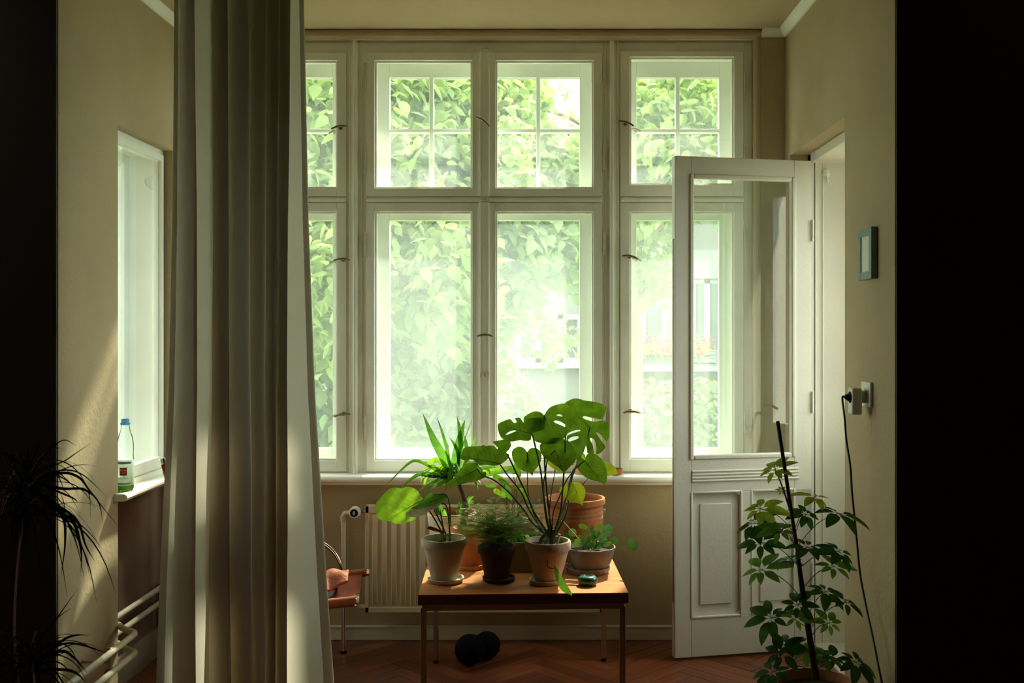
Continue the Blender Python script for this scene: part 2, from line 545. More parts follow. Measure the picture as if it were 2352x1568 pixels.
# cornice
def cornice(name, pts, label, inward):
    mb = MB()
    prof = [(0, 0), (0.010, 0), (0.014, 0.010), (0.030, 0.024), (0.036, 0.036), (0.036, 0.040), (0, 0.040)]
    a, b = Vector(pts[0]), Vector(pts[1])
    vs, fs = [], []
    for p in (a, b):
        for q in prof:
            vs.append(p + Vector(inward) * q[0] + Vector((0, 0, q[1])))
    k = len(prof)
    for i in range(k):
        fs.append((i, (i + 1) % k, k + (i + 1) % k, k + i))
    mb.add(vs, fs)
    o = mb.build(name, M['paint'])
    tag(o, label, 'trim', kind='structure')
cornice('trim_1', [(XL, YJL, ZC - 0.039), (XL, YW, ZC - 0.039)], 'pale cornice along the top of the left wall', (1, 0, 0))
cornice('trim_2', [(XR, YJR, ZC - 0.039), (XR, YW, ZC - 0.039)], 'pale cornice along the top of the right wall', (-1, 0, 0))
cornice('trim_4', [(WX1 + 0.03, YW, ZC - 0.039), (XR, YW, ZC - 0.039)], 'short pale cornice piece above the corner by the balcony door', (0, -1, 0))
# baseboards
mb = MB()
mb.box(XL, XR, YW - 0.016, YW, 0, 0.062)
mb.tube([(XL, YW - 0.012, 0.064), (XR, YW - 0.012, 0.064)], 0.008, 8)
struct('baseboard_back', mb, M['base'], 'pale baseboard under the window wall', 'baseboard', bev=0.002)
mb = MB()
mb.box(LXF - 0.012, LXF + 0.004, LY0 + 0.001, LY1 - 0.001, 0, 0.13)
M['base_d'] = pbr('darker_baseboard_paint', (0.30, 0.25, 0.18), 0.6, 0.1, 6)  # darker than the baseboard under the window wall
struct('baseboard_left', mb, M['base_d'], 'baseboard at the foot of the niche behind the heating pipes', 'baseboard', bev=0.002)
# dark room around the camera
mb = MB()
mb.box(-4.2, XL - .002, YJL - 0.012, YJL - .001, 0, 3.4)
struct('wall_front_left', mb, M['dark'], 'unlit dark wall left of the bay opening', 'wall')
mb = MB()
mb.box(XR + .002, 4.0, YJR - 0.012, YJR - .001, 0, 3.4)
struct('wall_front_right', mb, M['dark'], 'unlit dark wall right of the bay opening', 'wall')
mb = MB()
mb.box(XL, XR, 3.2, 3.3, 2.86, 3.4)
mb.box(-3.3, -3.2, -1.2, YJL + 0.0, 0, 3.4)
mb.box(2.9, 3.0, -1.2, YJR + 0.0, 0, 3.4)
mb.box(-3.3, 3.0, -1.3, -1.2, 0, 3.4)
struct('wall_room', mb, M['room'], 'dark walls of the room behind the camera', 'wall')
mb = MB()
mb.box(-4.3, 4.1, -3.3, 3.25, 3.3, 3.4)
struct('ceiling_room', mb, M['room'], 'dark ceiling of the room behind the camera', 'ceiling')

# floor: base slab and herringbone planks
mb = MB()
mb.box(-4.3, 4.1, -3.3, EXT - 0.3, -0.1, -0.008)
floor = struct('floor', mb, M['table_edge'], 'reddish brown herringbone parquet floor', 'floor')
PLW, PLL = 0.075, 0.45
pm = MB()
pm.box(-PLL / 2 + .0012, PLL / 2 - .0012, -PLW / 2 + .0012, PLW / 2 - .0012, -0.01, 0.0)
first = pm.build('plank', M['parquet'], floor, smooth=False, local=True, bev=0.0008)
cand = []
c45 = math.sqrt(0.5)
step = PLL + 0.0
# herringbone lattice
for i in range(-60, 60):
    for j in range(-14, 14):
        # block of the classic pattern in rotated coordinates (u, v)
        u0 = i * PLW + j * PLL
        v0 = i * PLW - j * PLL
        for kind in (0, 1):
            if kind == 0:
                u, v, a = u0 + PLL / 2, v0 + PLW / 2, 0
            else:
                u, v, a = u0 + PLW / 2, v0 + PLW + PLL / 2, PI / 2
            x = (u - v) * c45 - 0.3
            y = (u + v) * c45 + 4.0
            cand.append((x, y, a + PI / 4))
sel = [c for c in cand if XL - 0.15 < c[0] < XR + 0.2 and 2.55 < c[1] < YW + 0.1]
sel.sort(key=lambda c: -c[1])
near = sel[:295]
for k, (x, y, a) in enumerate(near):
    o = first if k == 0 else first.copy()
    if k: COL.objects.link(o); o.parent = floor
    o.location = (x, y, random.uniform(-0.0004, 0.0004))
    o.rotation_euler = (random.uniform(-.0015, .0015), random.uniform(-.0015, .0015), a)
used = set((round(c[0], 3), round(c[1], 3)) for c in near)
mb = MB()
for x, y, a in cand:
    if (round(x, 3), round(y, 3)) in used: continue
    if not (-3.9 < x < 3.7 and -0.5 < y < YW + 0.1): continue
    if y > 3.2 and not (XL - .1 < x < XR + .1): continue
    d1 = Vector((math.cos(a), math.sin(a), 0)); d2 = Vector((-d1.y, d1.x, 0))
    mb.obox((x, y, -0.005), d1 * (PLL / 2 - .0012), d2 * (PLW / 2 - .0012), (0, 0, 0.005))
mb.build('planks', M['parquet'], floor, smooth=False, local=True, kind='stuff')

# ================================================================== MAIN WINDOW
w1 = thing('window_1', 'wide white double-glazed window with four upper and four lower casements', 'window', (wx(1113, YF), YF, 0.80), kind='structure')
posts = [(498, 516), (796, 842), (1383, 1425), (1707, 1728)]
Ytr0, Ytr1 = 451, 467
ZB = 0.80
mb = MB()
for a, b in posts:
    mb.box(wx(a, YF), wx(b, YF), YF, YF + 0.24, ZB, WZ1)
mb.box(WX0, WX1, YF + .001, YF + 0.24, wz(122, YF), WZ1)      # head
mb.box(WX0, WX1, YF + .001, YF + 0.24, ZB, wz(1080, YF))      # bottom rail
mb.box(WX0, WX1, YF + .002, YF + 0.24, wz(468, YF), wz(450, YF))   # transom
mb.build('frame', M['paint'], w1, bev=0.003)
mb = MB()   # raised mouldings on posts and transom
for px in (817, 1405):
    x = wx(px, YF)
    mb.box(x - 0.012, x + 0.012, YF - 0.022, YF, ZB, WZ1)
    mb.tube([(x, YF - 0.022, ZB), (x, YF - 0.022, WZ1)], 0.010, 10)
    for s in (-1, 1):
        mb.tube([(x + s * 0.030, YF, ZB), (x + s * 0.030, YF, WZ1)], 0.006, 8)
for a, b in ((516, 796), (842, 1383), (1425, 1707)):
    z = wz(459, YF)
    mb.tube([(wx(a, YF), YF - .004, z), (wx(b, YF), YF - .004, z)], 0.013, 12)
mb.build('moulding', M['paint'], w1)

SW = 0.038
def inner_sash(x0, x1, y0, y1, gx0, gx1, gy0, gy1, glass):
    """sash in pixels on plane YF: outer rect and glass rect"""
    X0, X1, Z1, Z0 = wx(x0, YF), wx(x1, YF), wz(y0, YF), wz(y1, YF)
    G0, G1, H1, H0 = wx(gx0, YF), wx(gx1, YF), wz(gy0, YF), wz(gy1, YF)
    mb = MB()
    ya, yb = YF - 0.014, YF + 0.030
    g = 0.0015
    mb.box(X0 + g, G0, ya, yb, Z0 + g, Z1 - g)
    mb.box(G1, X1 - g, ya, yb, Z0 + g, Z1 - g)
    mb.box(G0, G1, ya, yb, H1, Z1 - g)
    mb.box(G0, G1, ya, yb, Z0 + g, H0)
    s = mb.build('sash', M['paint'], w1, bev=0.002)
    mb = MB()   # glazing bead
    t = 0.009
    mb.ring(G0, G1, H0, H1, t, YF + 0.000, YF + 0.026)
    mb.build('glazing_bead', M['paint'], s, bev=0.002)
    mb = MB()
    mb.box(G0 + t, G1 - t, YF + 0.012, YF + 0.015, H0 + t, H1 - t)
    mb.build('pane', glass, s, smooth=False)
    return s
UP = (122, 452, 140, 433)
LO = (466, 1082, 486, 1057)
for (x0, x1, g0, g1) in ((516, 797, 537, 775), (842, 1102, 861, 1085), (1124, 1383, 1138, 1363), (1424, 1707, 1446, 1685)):
    dy = -8 if x0 > 1400 else 0
    inner_sash(x0, x1, UP[0] + dy * .4, UP[1], g0, g1, UP[2] + dy, UP[3] + dy, M['glass_in'])
    inner_sash(x0, x1, LO[0], LO[1], g0, g1, LO[2], LO[3] - 3 if x0 > 1100 else LO[3], M['glass_in'])
# meeting stile cover strips
mb = MB()
for (ya_, yb_) in ((121, 451.5), (465, 1082)):
    X0, X1 = wx(1102, YF), wx(1125, YF)
    mb.box(X0, X1, YF - 0.026, YF + 0.03, wz(yb_, YF), wz(ya_, YF))
    for x in (X0 + .003, X1 - .003):
        mb.tube([(x, YF - 0.026, wz(yb_, YF)), (x, YF - 0.026, wz(ya_, YF))], 0.004, 8)
mb.build('cover_strip', M['paint'], w1, bev=0.002)

YO = 5.06
def outer_sash(gx0, gx1, gy0, gy1, ox0, ox1, oy0, oy1, glass, bars):
    X0, X1, Z1, Z0 = wx(ox0, YO), wx(ox1, YO), wz(oy0, YO), wz(oy1, YO)
    G0, G1, H1, H0 = wx(gx0, YO), wx(gx1, YO), wz(gy0, YO), wz(gy1, YO)
    mb = MB()
    ya, yb = YO - 0.02, YO + 0.022
    mb.box(X0, G0, ya, yb, Z0, Z1)
    mb.box(G1, X1, ya, yb, Z0, Z1)
    mb.box(G0, G1, ya, yb, H1, Z1)
    mb.box(G0, G1, ya, yb, Z0, H0)
    s = mb.build('outer_sash', M['paint2'], w1, bev=0.0025)
    if bars:
        xm, zm = (G0 + G1) / 2, wz(302, YO)
        mb = MB()
        mb.box(xm - .011, xm + .011, YO - 0.018, YO + 0.018, H0, H1)
        mb.box(G0, G1, YO - 0.017, YO + 0.017, zm - .010, zm + .010)
        mb.build('glazing_bar', M['paint2'], s, bev=0.004)
        rects = [(G0, xm - .011, zm + .01, H1), (xm + .011, G1, zm + .01, H1), (G0, xm - .011, H0, zm - .01), (xm + .011, G1, H0, zm - .01)]
    else:
        rects = [(G0, G1, H0, H1)]
    for a, b, c, d in rects:
        p = MB()
        p.box(a, b, YO + 0.004, YO + 0.007, c, d)
        p.build('pane', glass, s, smooth=False)
for gx0, gx1, ox0, ox1 in ((575, 766, 540, 806), (896, 1087, 858, 1113), (1141, 1331, 1114, 1372), (1461, 1650, 1412, 1692)):
    outer_sash(gx0, gx1, 180, 446, ox0, ox1, 112, 462, M['glass_up'], True)
    clean = gx0 < 800
    outer_sash(gx0, gx1, 507, 1028, ox0, ox1, 464, 1062, M['glass_up'] if clean else M['glass_low'], False)
mb = MB()   # outer post behind the meeting stiles and outer frame head/bottom infill
mb.box(wx(1102, YO), wx(1126, YO), YO - .03, YO - .018, wz(1060, YO), wz(150, YO))
mb.build('outer_cover_strip', M['paint2'], w1)

def lever(px, py, tilt, length=0.078, y=YF, parent=w1, m=None):
    c = P(px, py, y - 0.05)
    mb = MB()
    dx = Vector((math.cos(tilt), 0, math.sin(tilt)))
    pts = [c - dx * length * .5 + Vector((0, 0, -.006)), c - dx * length * .2, c + dx * length * .2, c + dx * length * .5 + Vector((0, 0, -.006))]
    mb.tube(spline(pts, 10), [0.0040, .0046, .005, .0055, .006, .006, .0055, .005, .0046, .004], 8)
    mb.tube([c, c + Vector((0, 0.037, 0))], 0.0042, 8)
    mb.tube([c + Vector((0, .030, 0)), c + Vector((0, 0.037, 0))], 0.010, 12)
    mb.build('handle', m or M['brass'], parent)
for px, py, t in ((779, 290, .17), (785, 595, .02), (786, 951, .16), (1109, 277, -.62), (1114, 769, .0), (1438, 281, -.3), (1447, 588, -.18), (1450, 945, 0)):
    lever(px, py, t)
for px, py, t in ((766, 301, .3), (768, 600, .15), (770, 954, .2), (1460, 297, -.2), (1462, 594, -.25), (1464, 946, -.1)):
    lever(px, py, t, 0.05, YO)
mb = MB()   # small oval escutcheon knob
mb.lathe([(0.0001, -.014), (.007, -.012), (.011, -.004), (.012, .003), (.008, .011), (.003, .016), (.0001, .017)], P(1114, 860, YF - .036), 16)
mb.build('escutcheon', M['clay_taupe'], w1)
mb = MB()   # latch at top and at the transom
for py in (112, 457):
    c = P(1114, py, YF - .03)
    mb.box(c.x - .014, c.x + .014, c.y - .006, c.y + .012, c.z - .012, c.z + .012)
    mb.tube([c + Vector((-.02, -.004, -.004)), c + Vector((.02, -.004, -.004))], .004, 8)
mb.build('latch', M['hinge'], w1)
for px, pys in ((839, ((145, 205), (338, 398), (533, 590), (953, 1010))), (1389, ((145, 195), (335, 390), (532, 585), (940, 990))), (1711, ((168, 228), (336, 390), (527, 583), (946, 995)))):
    for a, b in pys:
        mb = MB()
        q0, q1 = P(px, a, YF - .016), P(px, b, YF - .016)
        mb.tube([q0, q1], 0.0055, 10)
        mb.tube([q0.lerp(q1, .49), q0.lerp(q1, .51)], 0.0062, 10)
        mb.build('hinge', M['hinge'], w1)

# window sill board
mb = MB()
zs = wz(1093, 4.76)
mb.box(XL + .002, WX1 + .05, 4.775, YF + .03, zs - .034, zs)
mb.tube([(XL + .002, 4.775, zs - .017), (WX1 + .05, 4.775, zs - .017)], 0.017, 14)
mb.box(XL + .002, WX1 + .05, 4.79, YW + .01, zs - .048, zs - .030)
struct('trim_5', mb, M['paint'], 'long white window sill board above the radiator', 'window sill', bev=0.003)
SILLZ = zs

# ================================================================== LEFT WINDOW
w2 = thing('window_2', 'tall white window in the left side wall above a deep sill', 'window', (LXF, 4.35, 0.84), kind='structure')
mb = MB()
mb.ringx(LY0, LY1, 0.84, LZ1, 0.030, LXF - 0.20, LXF)
mb.build('frame', M['paint'], w2, bev=0.003)
mb = MB()
mb.ringx(LY0 + .026, LY1 - .022, 0.865, LZ1 - .026, 0.030, LXF - 0.028, LXF + 0.010, 0.05)
s2 = mb.build('sash', M['paint'], w2, bev=0.002)
mb = MB()
mb.ringx(LY0 + .050, LY1 - .046, 0.90, LZ1 - .052, 0.010, LXF - 0.026, LXF - .002)
mb.build('glazing_bead', M['paint'], s2, bev=0.002)
mb = MB()
mb.box(LXF - .016, LXF - .013, LY0 + .055, LY1 - .05, 0.905, LZ1 - .056)
mb.build('pane', M['glass_in'], s2, smooth=False)
mb = MB()
mb.ringx(LY0 + .028, LY1 - .028, 0.865, LZ1 - .03, 0.045, LXF - 0.195, LXF - 0.150)
s3 = mb.build('outer_sash', M['paint2'], w2, bev=0.003)
mb = MB()
mb.box(LXF - .175, LXF - .172, LY0 + .07, LY1 - .07, 0.905, LZ1 - .07)
mb.build('pane', M['glass_low'], s3, smooth=False)
mb = MB()   # white hook on the box lining
c = Vector((LXF - .055, LY1 - .036, wz(420, 4.6)))
mb.tube(spline([c + Vector((.02, -.004, .03)), c + Vector((-.012, -.012, .018)), c + Vector((-.008, -.014, -.012)), c + Vector((.018, -.006, -.03))], 10), 0.006, 8)
mb.build('hook', M['paint2'], w2)
mb = MB()
mb.box(LXF - .01, -1.685, LY0 - .04, LY1 + .02, 0.808, 0.838)
mb.tube([(-1.685, LY0 - .0395, .823), (-1.685, LY1 + .0195, .823)], .0149, 12, cap=False)
mb.tube([(-1.6855, LY0 - .0412, .823), (-1.6855, LY0 - .039, .823)], .0148, 12)
mb.box(LXF - .01, LXF + .018, LY0 + .005, LY1 - .005, 0.838, 0.862)
struct('trim_6', mb, M['paint'], 'white wooden sill of the left side window with a worn front edge', 'window sill', bev=0.002)

# ================================================================== BALCONY DOORWAY
DXF = 1.275
d2 = thing('door_2', 'white balcony doorway with its closed outer glazed door', 'door', (DXF, 4.3, 0), kind='structure')
mb = MB()
for ya, yb in ((RY0, RY0 + .05), (RY1 - .055, RY1)):
    mb.box(DXF, XR + 0.5, ya, yb, 0, RZ1)
    mb.box(DXF - .012, DXF + .02, ya, yb, 0, RZ1)
mb.box(DXF - .012, XR + 0.5, RY0, RY1, RZ1 - .045, RZ1)
mb.box(DXF, XR + 0.5, RY0, RY1, -.01, .03)
mb.build('frame', M['door'], d2, bev=0.004)
mb = MB()
y1_ = RY1 - .055
for xx in (DXF + .012, DXF + .045):
    mb.tube([(xx, y1_, 0.03), (xx, y1_, RZ1 - .04)], .005, 8)
mb.build('moulding', M['door'], d2)
OXD = 1.56
mb = MB()
mb.ringx(RY0 + .05, RY1 - .055, 0.03, RZ1 - .045, 0.07, OXD - .022, OXD + .022)
mb.box(OXD - .02, OXD + .02, RY0 + .1, RY1 - .1, .85, 1.0)
mb.box(OXD - .012, OXD + .012, RY0 + .1, RY1 - .1, .1, .85)
od = mb.build('outer_door', M['paint2'], d2, bev=0.003)
mb = MB()
mb.box(OXD - .002, OXD + .002, RY0 + .12, RY1 - .125, 1.0, RZ1 - .115)
mb.build('pane', M['glass_up'], od, smooth=False)
mb = MB()
c = Vector((OXD - .06, RY0 + .09, 1.09))
mb.tube(spline([c, c + Vector((0, .06, .006)), c + Vector((0, .12, -.008))], 8), .007, 8)
mb.tube([c, c + Vector((.045, 0, 0))], .006, 8)
mb.build('handle', M['brass'], od)
mb = MB()   # white hook high on the lining
c = Vector((wx(1899, 4.66), RY1 - .058, wz(398, 4.67)))
mb.lathe([(0.0001, -.02), (.014, -.016), (.02, 0), (.014, .018), (.0001, .022)], c, 14)
mb.tube([c + Vector((0, -.012, -.01)), c + Vector((.006, -.016, -.045))], .005, 8)
mb.build('hook', M['paint2'], d2)

# inner door leaf, swung open into the bay
ANG = math.atan2(0.138, 0.656)
d1 = thing('door_1', 'white glazed balcony door leaf standing open in front of the window', 'door', (0.601, 4.507, 0.012), ANG, kind='structure')
LW, LH, LT = 0.670, 2.276, 0.040
gu0, gu1, gz0, gz1 = 0.079, 0.583, 0.908, 2.188
mb = MB()
mb.box(0, gu0, 0, LT, 0, LH)
mb.box(gu1, LW, 0, LT, 0, LH)
mb.box(gu0, gu1, 0, LT, gz1, LH)
pz0, pz1 = 0.178, 0.748
mb.box(gu0, gu1, 0, LT, pz1, gz0)
mb.box(gu0, gu1, 0, LT, 0, pz0)
mb.box(0.322, 0.372, 0, LT, pz0, pz1)
mb.box(0.585, LW, 0, LT, pz0, pz1)
mb.build('leaf_frame', M['door'], d1, local=True, bev=0.0025)
mb = MB()
mb.ring(gu0 - .010, gu1 + .010, gz0 - .012, gz1 + .010, 0.022, -.005, .030)
mb.build('glazing_bead', M['door'], d1, local=True, bev=0.006)
mb = MB()
mb.box(gu0 + .01, gu1 - .01, .018, .022, gz0 + .008, gz1 - .01)
mb.build('pane', M['glass_door'], d1, smooth=False, local=True)
for (a, b) in ((gu0, 0.322), (0.372, 0.585)):
    mb = MB()
    mb.box(a, b, .014, .026, pz0, pz1)
    mb.box(a + .045, b - .045, .008, .016, pz0 + .055, pz1 - .055)
    for s in range(4):   # cut corners of the panel
        cu = a if s % 2 == 0 else b
        cz = pz0 if s < 2 else pz1
        su, sz_ = (1 if s % 2 == 0 else -1), (1 if s < 2 else -1)
        mb.add([(cu, .002, cz), (cu + su * .035, .002, cz), (cu, .002, cz + sz_ * .02), (cu, .016, cz), (cu + su * .035, .016, cz), (cu, .016, cz + sz_ * .02)],
               [(0, 1, 2), (3, 4, 5), (0, 1, 4, 3), (1, 2, 5, 4), (2, 0, 3, 5)])
    mb.build('panel', M['door'], d1, local=True, bev=0.003)
    mb = MB()   # moulding around the panel
    mb.ring(a - .004, b + .004, pz0 - .004, pz1 + .004, 0.010, -.003, .012)
    mb.build('panel_moulding', M['door'], d1, local=True, bev=0.003)
for k in range(4):
    mb = MB()
    z = .800 + k * .0145
    mb.tube([(gu0 + .004, -.001, z), (0.605, -.001, z)], 0.0048, 8)
    mb.build('reeding', M['door'], d1, local=True)
mb = MB()   # lock edge: long strip and bolts on the free edge
mb.box(-.003, 0, .010, .026, .25, 1.9)
mb.build('edge_bolt', M['steel'], d1, local=True)
for z in (0.35, 1.15, 1.95):
    mb = MB()
    mb.tube([(LW + .004, -.004, z - .05), (LW + .004, -.004, z + .05)], .007, 10)
    mb.build('hinge', M['door'], d1, local=True)

# ================================================================== RADIATOR AND PIPES
YR = 4.725
rad = thing('radiator', 'cream ribbed panel radiator under the window sill', 'radiator', (wx(1110, YR), YR + .04, wz(1407, YR)))
RX0, RX1, RZ0_, RZ1_ = wx(838, YR), wx(1386, YR), wz(1407, YR), wz(1161, YR)
mb = MB()
n = 24
pitch = (RX1 - RX0 - .05) / n
zb, zt_ = RZ0_ + .035, RZ1_ - .045
mb.box(RX0, RX1, YR + .004, YR + .060, RZ0_, RZ1_ - .002)
mb.box(RX0, RX1, YR, YR + .01, zt_ + .008, RZ1_)
mb.box(RX0, RX1, YR, YR + .01, RZ0_, zb - .008)
mb.box(RX0, RX0 + .02, YR, YR + .01, RZ0_, RZ1_)
mb.box(RX1 - .02, RX1, YR, YR + .01, RZ0_, RZ1_)
mb.build('panel', M['rad'], rad, bev=0.003)
mb = MB()
for i in range(n):
    x = RX0 + .025 + pitch * (i + .5)
    w_ = pitch * .36
    vs = []
    for z, dy in ((zb - .008, .008), (zb + .012, -.003), (zt_ - .012, -.003), (zt_ + .008, .008)):
        for sx, d in ((-1.0, .004), (-.62, 0), (.62, 0), (1.0, .004)):
            yy = YR + (dy if abs(sx) < .9 else .008)
            vs.append((x + w_ * sx, yy, z))
    fs = []
    for r_ in range(3):
        for c_ in range(3):
            a = r_ * 4 + c_
            fs.append((a, a + 1, a + 5, a + 4))
    mb.add(vs, fs)
mb.build('ribs', M['rad'], rad, kind='stuff')
mb = MB()
mb.tube([(RX0 - .001, YR + .03, RZ1_ - .03), (RX0 - .025, YR + .03, RZ1_ - .03)], .009, 10)
mb.tube([(RX0 - .012, YR + .03, RZ1_ - .03), (RX0 - .02, YR + .03, RZ1_ - .03)], .014, 6)
mb.build('coupling', M['steel'], rad)
mb = MB()
mb.tube([(RX1 + .0, YR + .03, RZ1_ - .03), (RX1 + .012, YR + .03, RZ1_ - .03)], .010, 10)
mb.build('bleed_cap', M['white_pl'], rad)
# thermostat head facing the room
c = P(813, 1178, 4.69)
mb = MB()
def disc_y(mb, c, prof, n=28):
    vs, fs = [], []
    for r, y in prof:
        for k in range(n):
            a = 2 * PI * k / n
            vs.append((c.x + r * math.cos(a), c.y + y, c.z + r * math.sin(a)))
    for i in range(len(prof) - 1):
        for k in range(n):
            fs.append((i * n + k, (i + 1) * n + k, (i + 1) * n + (k + 1) % n, i * n + (k + 1) % n))
    fs.append(tuple(range(n)))
    mb.add(vs, fs)
disc_y(mb, c, [(.021, 0), (.025, .002), (.027, .008), (.027, .040), (.022, .052), (.014, .06), (.001, .06)])
th = mb.build('thermostat_head', M['white_pl'], rad)
mb = MB()
disc_y(mb, c + Vector((0, -.0015, 0)), [(.018, 0), (.019, .002), (.019, .004)])
tf = mb.build('dial_face', M['black'], rad)
mb = MB()   # printed triangle and lines
cc = c + Vector((0, -.0022, .002))
mb.add([cc + Vector((-.006, 0, 0)), cc + Vector((.006, 0, 0)), cc + Vector((0, 0, .009))], [(0, 1, 2)])
for k in range(3):
    z = -.004 - k * .0035
    w_ = .008 - k * .0014
    mb.add([cc + Vector((-w_, 0, z)), cc + Vector((w_, 0, z)), cc + Vector((w_, 0, z + .0015)), cc + Vector((-w_, 0, z + .0015))], [(0, 1, 2, 3)])
mb.build('dial_mark', M['white_pl'], rad, smooth=False)
mb = MB()
a = P(791, 1178, 4.73)
pts = [P(806, 1178, 4.73), P(797, 1178, 4.73), a + Vector((.0, 0, -.004)), P(789, 1190, 4.73), P(789, 1215, 4.73)]
mb.tube(spline(pts, 16), .0115, 12)
mb.tube([P(789, 1200, 4.73), Vector((P(789, 1200, 4.73).x, 4.73, 0.0))], .0105, 12)
mb.tube([P(789, 1184, 4.73), P(789, 1196, 4.73)], .0155, 12)
mb.build('supply_pipe', M['pipe'], rad)
mb = MB()
mb.tube([P(838, 1395, 4.75), P(818, 1395, 4.75), Vector((P(818, 1395, 4.75).x, 4.75, .30)), ], .010, 8)
mb.tube([Vector((RX0, 4.755, wz(1393, 4.75))), Vector((RX0 - .06, 4.755, wz(1393, 4.75)))], .012, 8)
mb.build('return_valve', M['pipe'], rad)

# heating pipes along the left wall (cover: wall tubes with U bends)
hp = thing('heating_pipes', 'pair of cream heating pipes bending along the left wall near the floor', 'pipes', (-1.65, 4.0, 0.2))
mb = MB()
for zz in (.295, .218):
    xw = -1.612
    mb = MB()
    pts = spline([(xw + .012, 3.10, 0.0 + zz - .05), (xw + .012, 3.16, zz), (xw + .01, 3.30, zz)], 8) + [Vector((xw, 3.88, zz))] + spline([(xw, 3.90, zz), (xw - .006, 3.955, zz), (xw - .045, 3.99, zz), (xw - .09, 4.03, zz), (xw - .118, 4.068, zz), (xw - .145, 4.075, zz)], 14)
    mb.tube(pts, .0125, 12)
    mb.build('pipe', M['pipe'], hp)
for zz in (.318, .250):
    mb = MB()
    mb.tube([(LXF + .018, LY0 - .0, zz), (LXF + .018, LY1 - .02, zz)], .0125, 12)
    mb.build('pipe', M['pipe'], hp)
mb = MB()
mb.tube([(XL + .105, 3.72, .295), (XL + .105, 3.74, .295)], .017, 12)
mb.tube([(XL + .105, 3.72, .218), (XL + .105, 3.74, .218)], .017, 12)
mb.tube([(XL + .105, 3.73, .295), (XL + .105, 3.73, .218)], .005, 8)
mb.tube([(XL + .105, 3.73, .256), (XL, 3.73, .256)], .005, 8)
mb.build('pipe_clamp', M['steel'], hp)
mb = MB()
mb.tube([(LXF + .02, LY1 - .05, .335), (LXF + .02, LY1 - .05, .0)], .011, 10)
mb.build('riser', M['pipe'], hp)

# ================================================================== TABLE
TA = math.atan2(-0.04, 1)   # slight turn
tb = thing('plant_table', 'low square wooden table on flat steel legs carrying the plants', 'table', (-.085, 4.15, 0), 0.040)
TZ = 0.505
def tl(x, y):   # table local -> world
    a = 0.040
    return (-.085 + x * math.cos(a) - y * math.sin(a), 4.15 + x * math.sin(a) + y * math.cos(a))
mb = MB(); mb.box(-.397, .397, -.395, .395, TZ - .004, TZ)
mb.build('table_top', M['table'], tb, local=True, bev=0.001)
mb = MB(); mb.box(-.397, .397, -.395, .395, TZ - .040, TZ - .0042)
mb.build('table_edge', M['table_edge'], tb, local=True, bev=0.001)
for sy in (-1, 1):
    mb = MB(); y = sy * .352
    mb.box(-.385, .385, y - .006, y + .006, TZ - .072, TZ - .047)
    mb.build('rail', M['steel'], tb, local=True, bev=0.001)
for sx in (-1, 1):
    mb = MB(); x = sx * .379
    mb.box(x - .006, x + .006, -.352, .352, TZ - .060, TZ - .045)
    mb.build('side_rail', M['steel'], tb, local=True, bev=0.001)
    for sy in (-1, 1):
        mb = MB()
        mb.box(x - .011, x + .011, sy * .352 - .008, sy * .352 + .008, 0.012, TZ - .060)
        lg = mb.build('leg', M['steel'], tb, local=True, bev=0.001)
        mb = MB()
        mb.lathe([(.0001, 0), (.011, 0), (.012, .004), (.009, .012), (.0001, .013)], (x, sy * .352, 0), 14)
        mb.build('foot', M['black'], lg, local=True)
for x in (-.27, .28):
    for yy in (-.352, .352):
        mb = MB(); mb.box(x - .012, x + .012, yy - .007, yy + .007, TZ - .047, TZ - .040)
        mb.build('spacer', M['black'], tb, local=True)

# ================================================================== POTS
def pot_profile(R, H, rb, rim=.030, t=.010, overhang=.006):
    return [(.0001, 0), (rb * .95, 0), (rb, .004), (R - overhang - .002, H - rim), (R - .001, H - rim + .002), (R, H - rim + .006), (R, H - .004), (R - .003, H),
            (R - t, H), (R - t - .002, H - .006), (R - t - overhang, H - rim), (rb - t * .5, .02), (.0001, .018)]
def soil(parent, c, r, z, m=None):
    mb = MB()
    n, vs, fs = 28, [], []
    vs.append((c[0], c[1], c[2] + z + .004))
    for ring in range(1, 6):
        for k in range(n):
            a = 2 * PI * k / n
            rr = r * ring / 5
            x, y = c[0] + rr * math.cos(a), c[1] + rr * math.sin(a)
            vs.append((x, y, c[2] + z + .004 * noise.noise(Vector((x * 90, y * 90, 1)))))
    for k in range(n): fs.append((0, 1 + k, 1 + (k + 1) % n))
    for ring in range(4):
        for k in range(n):
            a = 1 + ring * n
            fs.append((a + k, a + n + k, a + n + (k + 1) % n, a + (k + 1) % n))
    mb.add(vs, fs)
    return mb.build('soil', m or M['soil'], parent)
def saucer(px, y_px_base, R, m, label, d=None, h=.018):
    d = d or (EYE - TZ) * F / (y_px_base - CY)
    p = Vector((wx(px, d), d, TZ))
    mb = MB()
    mb.lathe([(.0001, 0), (R * .86, 0), (R * .92, .003), (R, h - .002), (R - .001, h), (R - .006, h), (R - .010, h - .004), (R * .84, .006), (.0001, .005)], (0, 0, 0), 40)
    o = mb.build('saucer', m)
    o.location = p
    tag(o, label, 'saucer', 'clay saucers under the pots')
    return p
SD = .0078

def ptab(px, py):
    d = (EYE - TZ) * F / (py - CY)
    return Vector((wx(px, d), d, TZ))

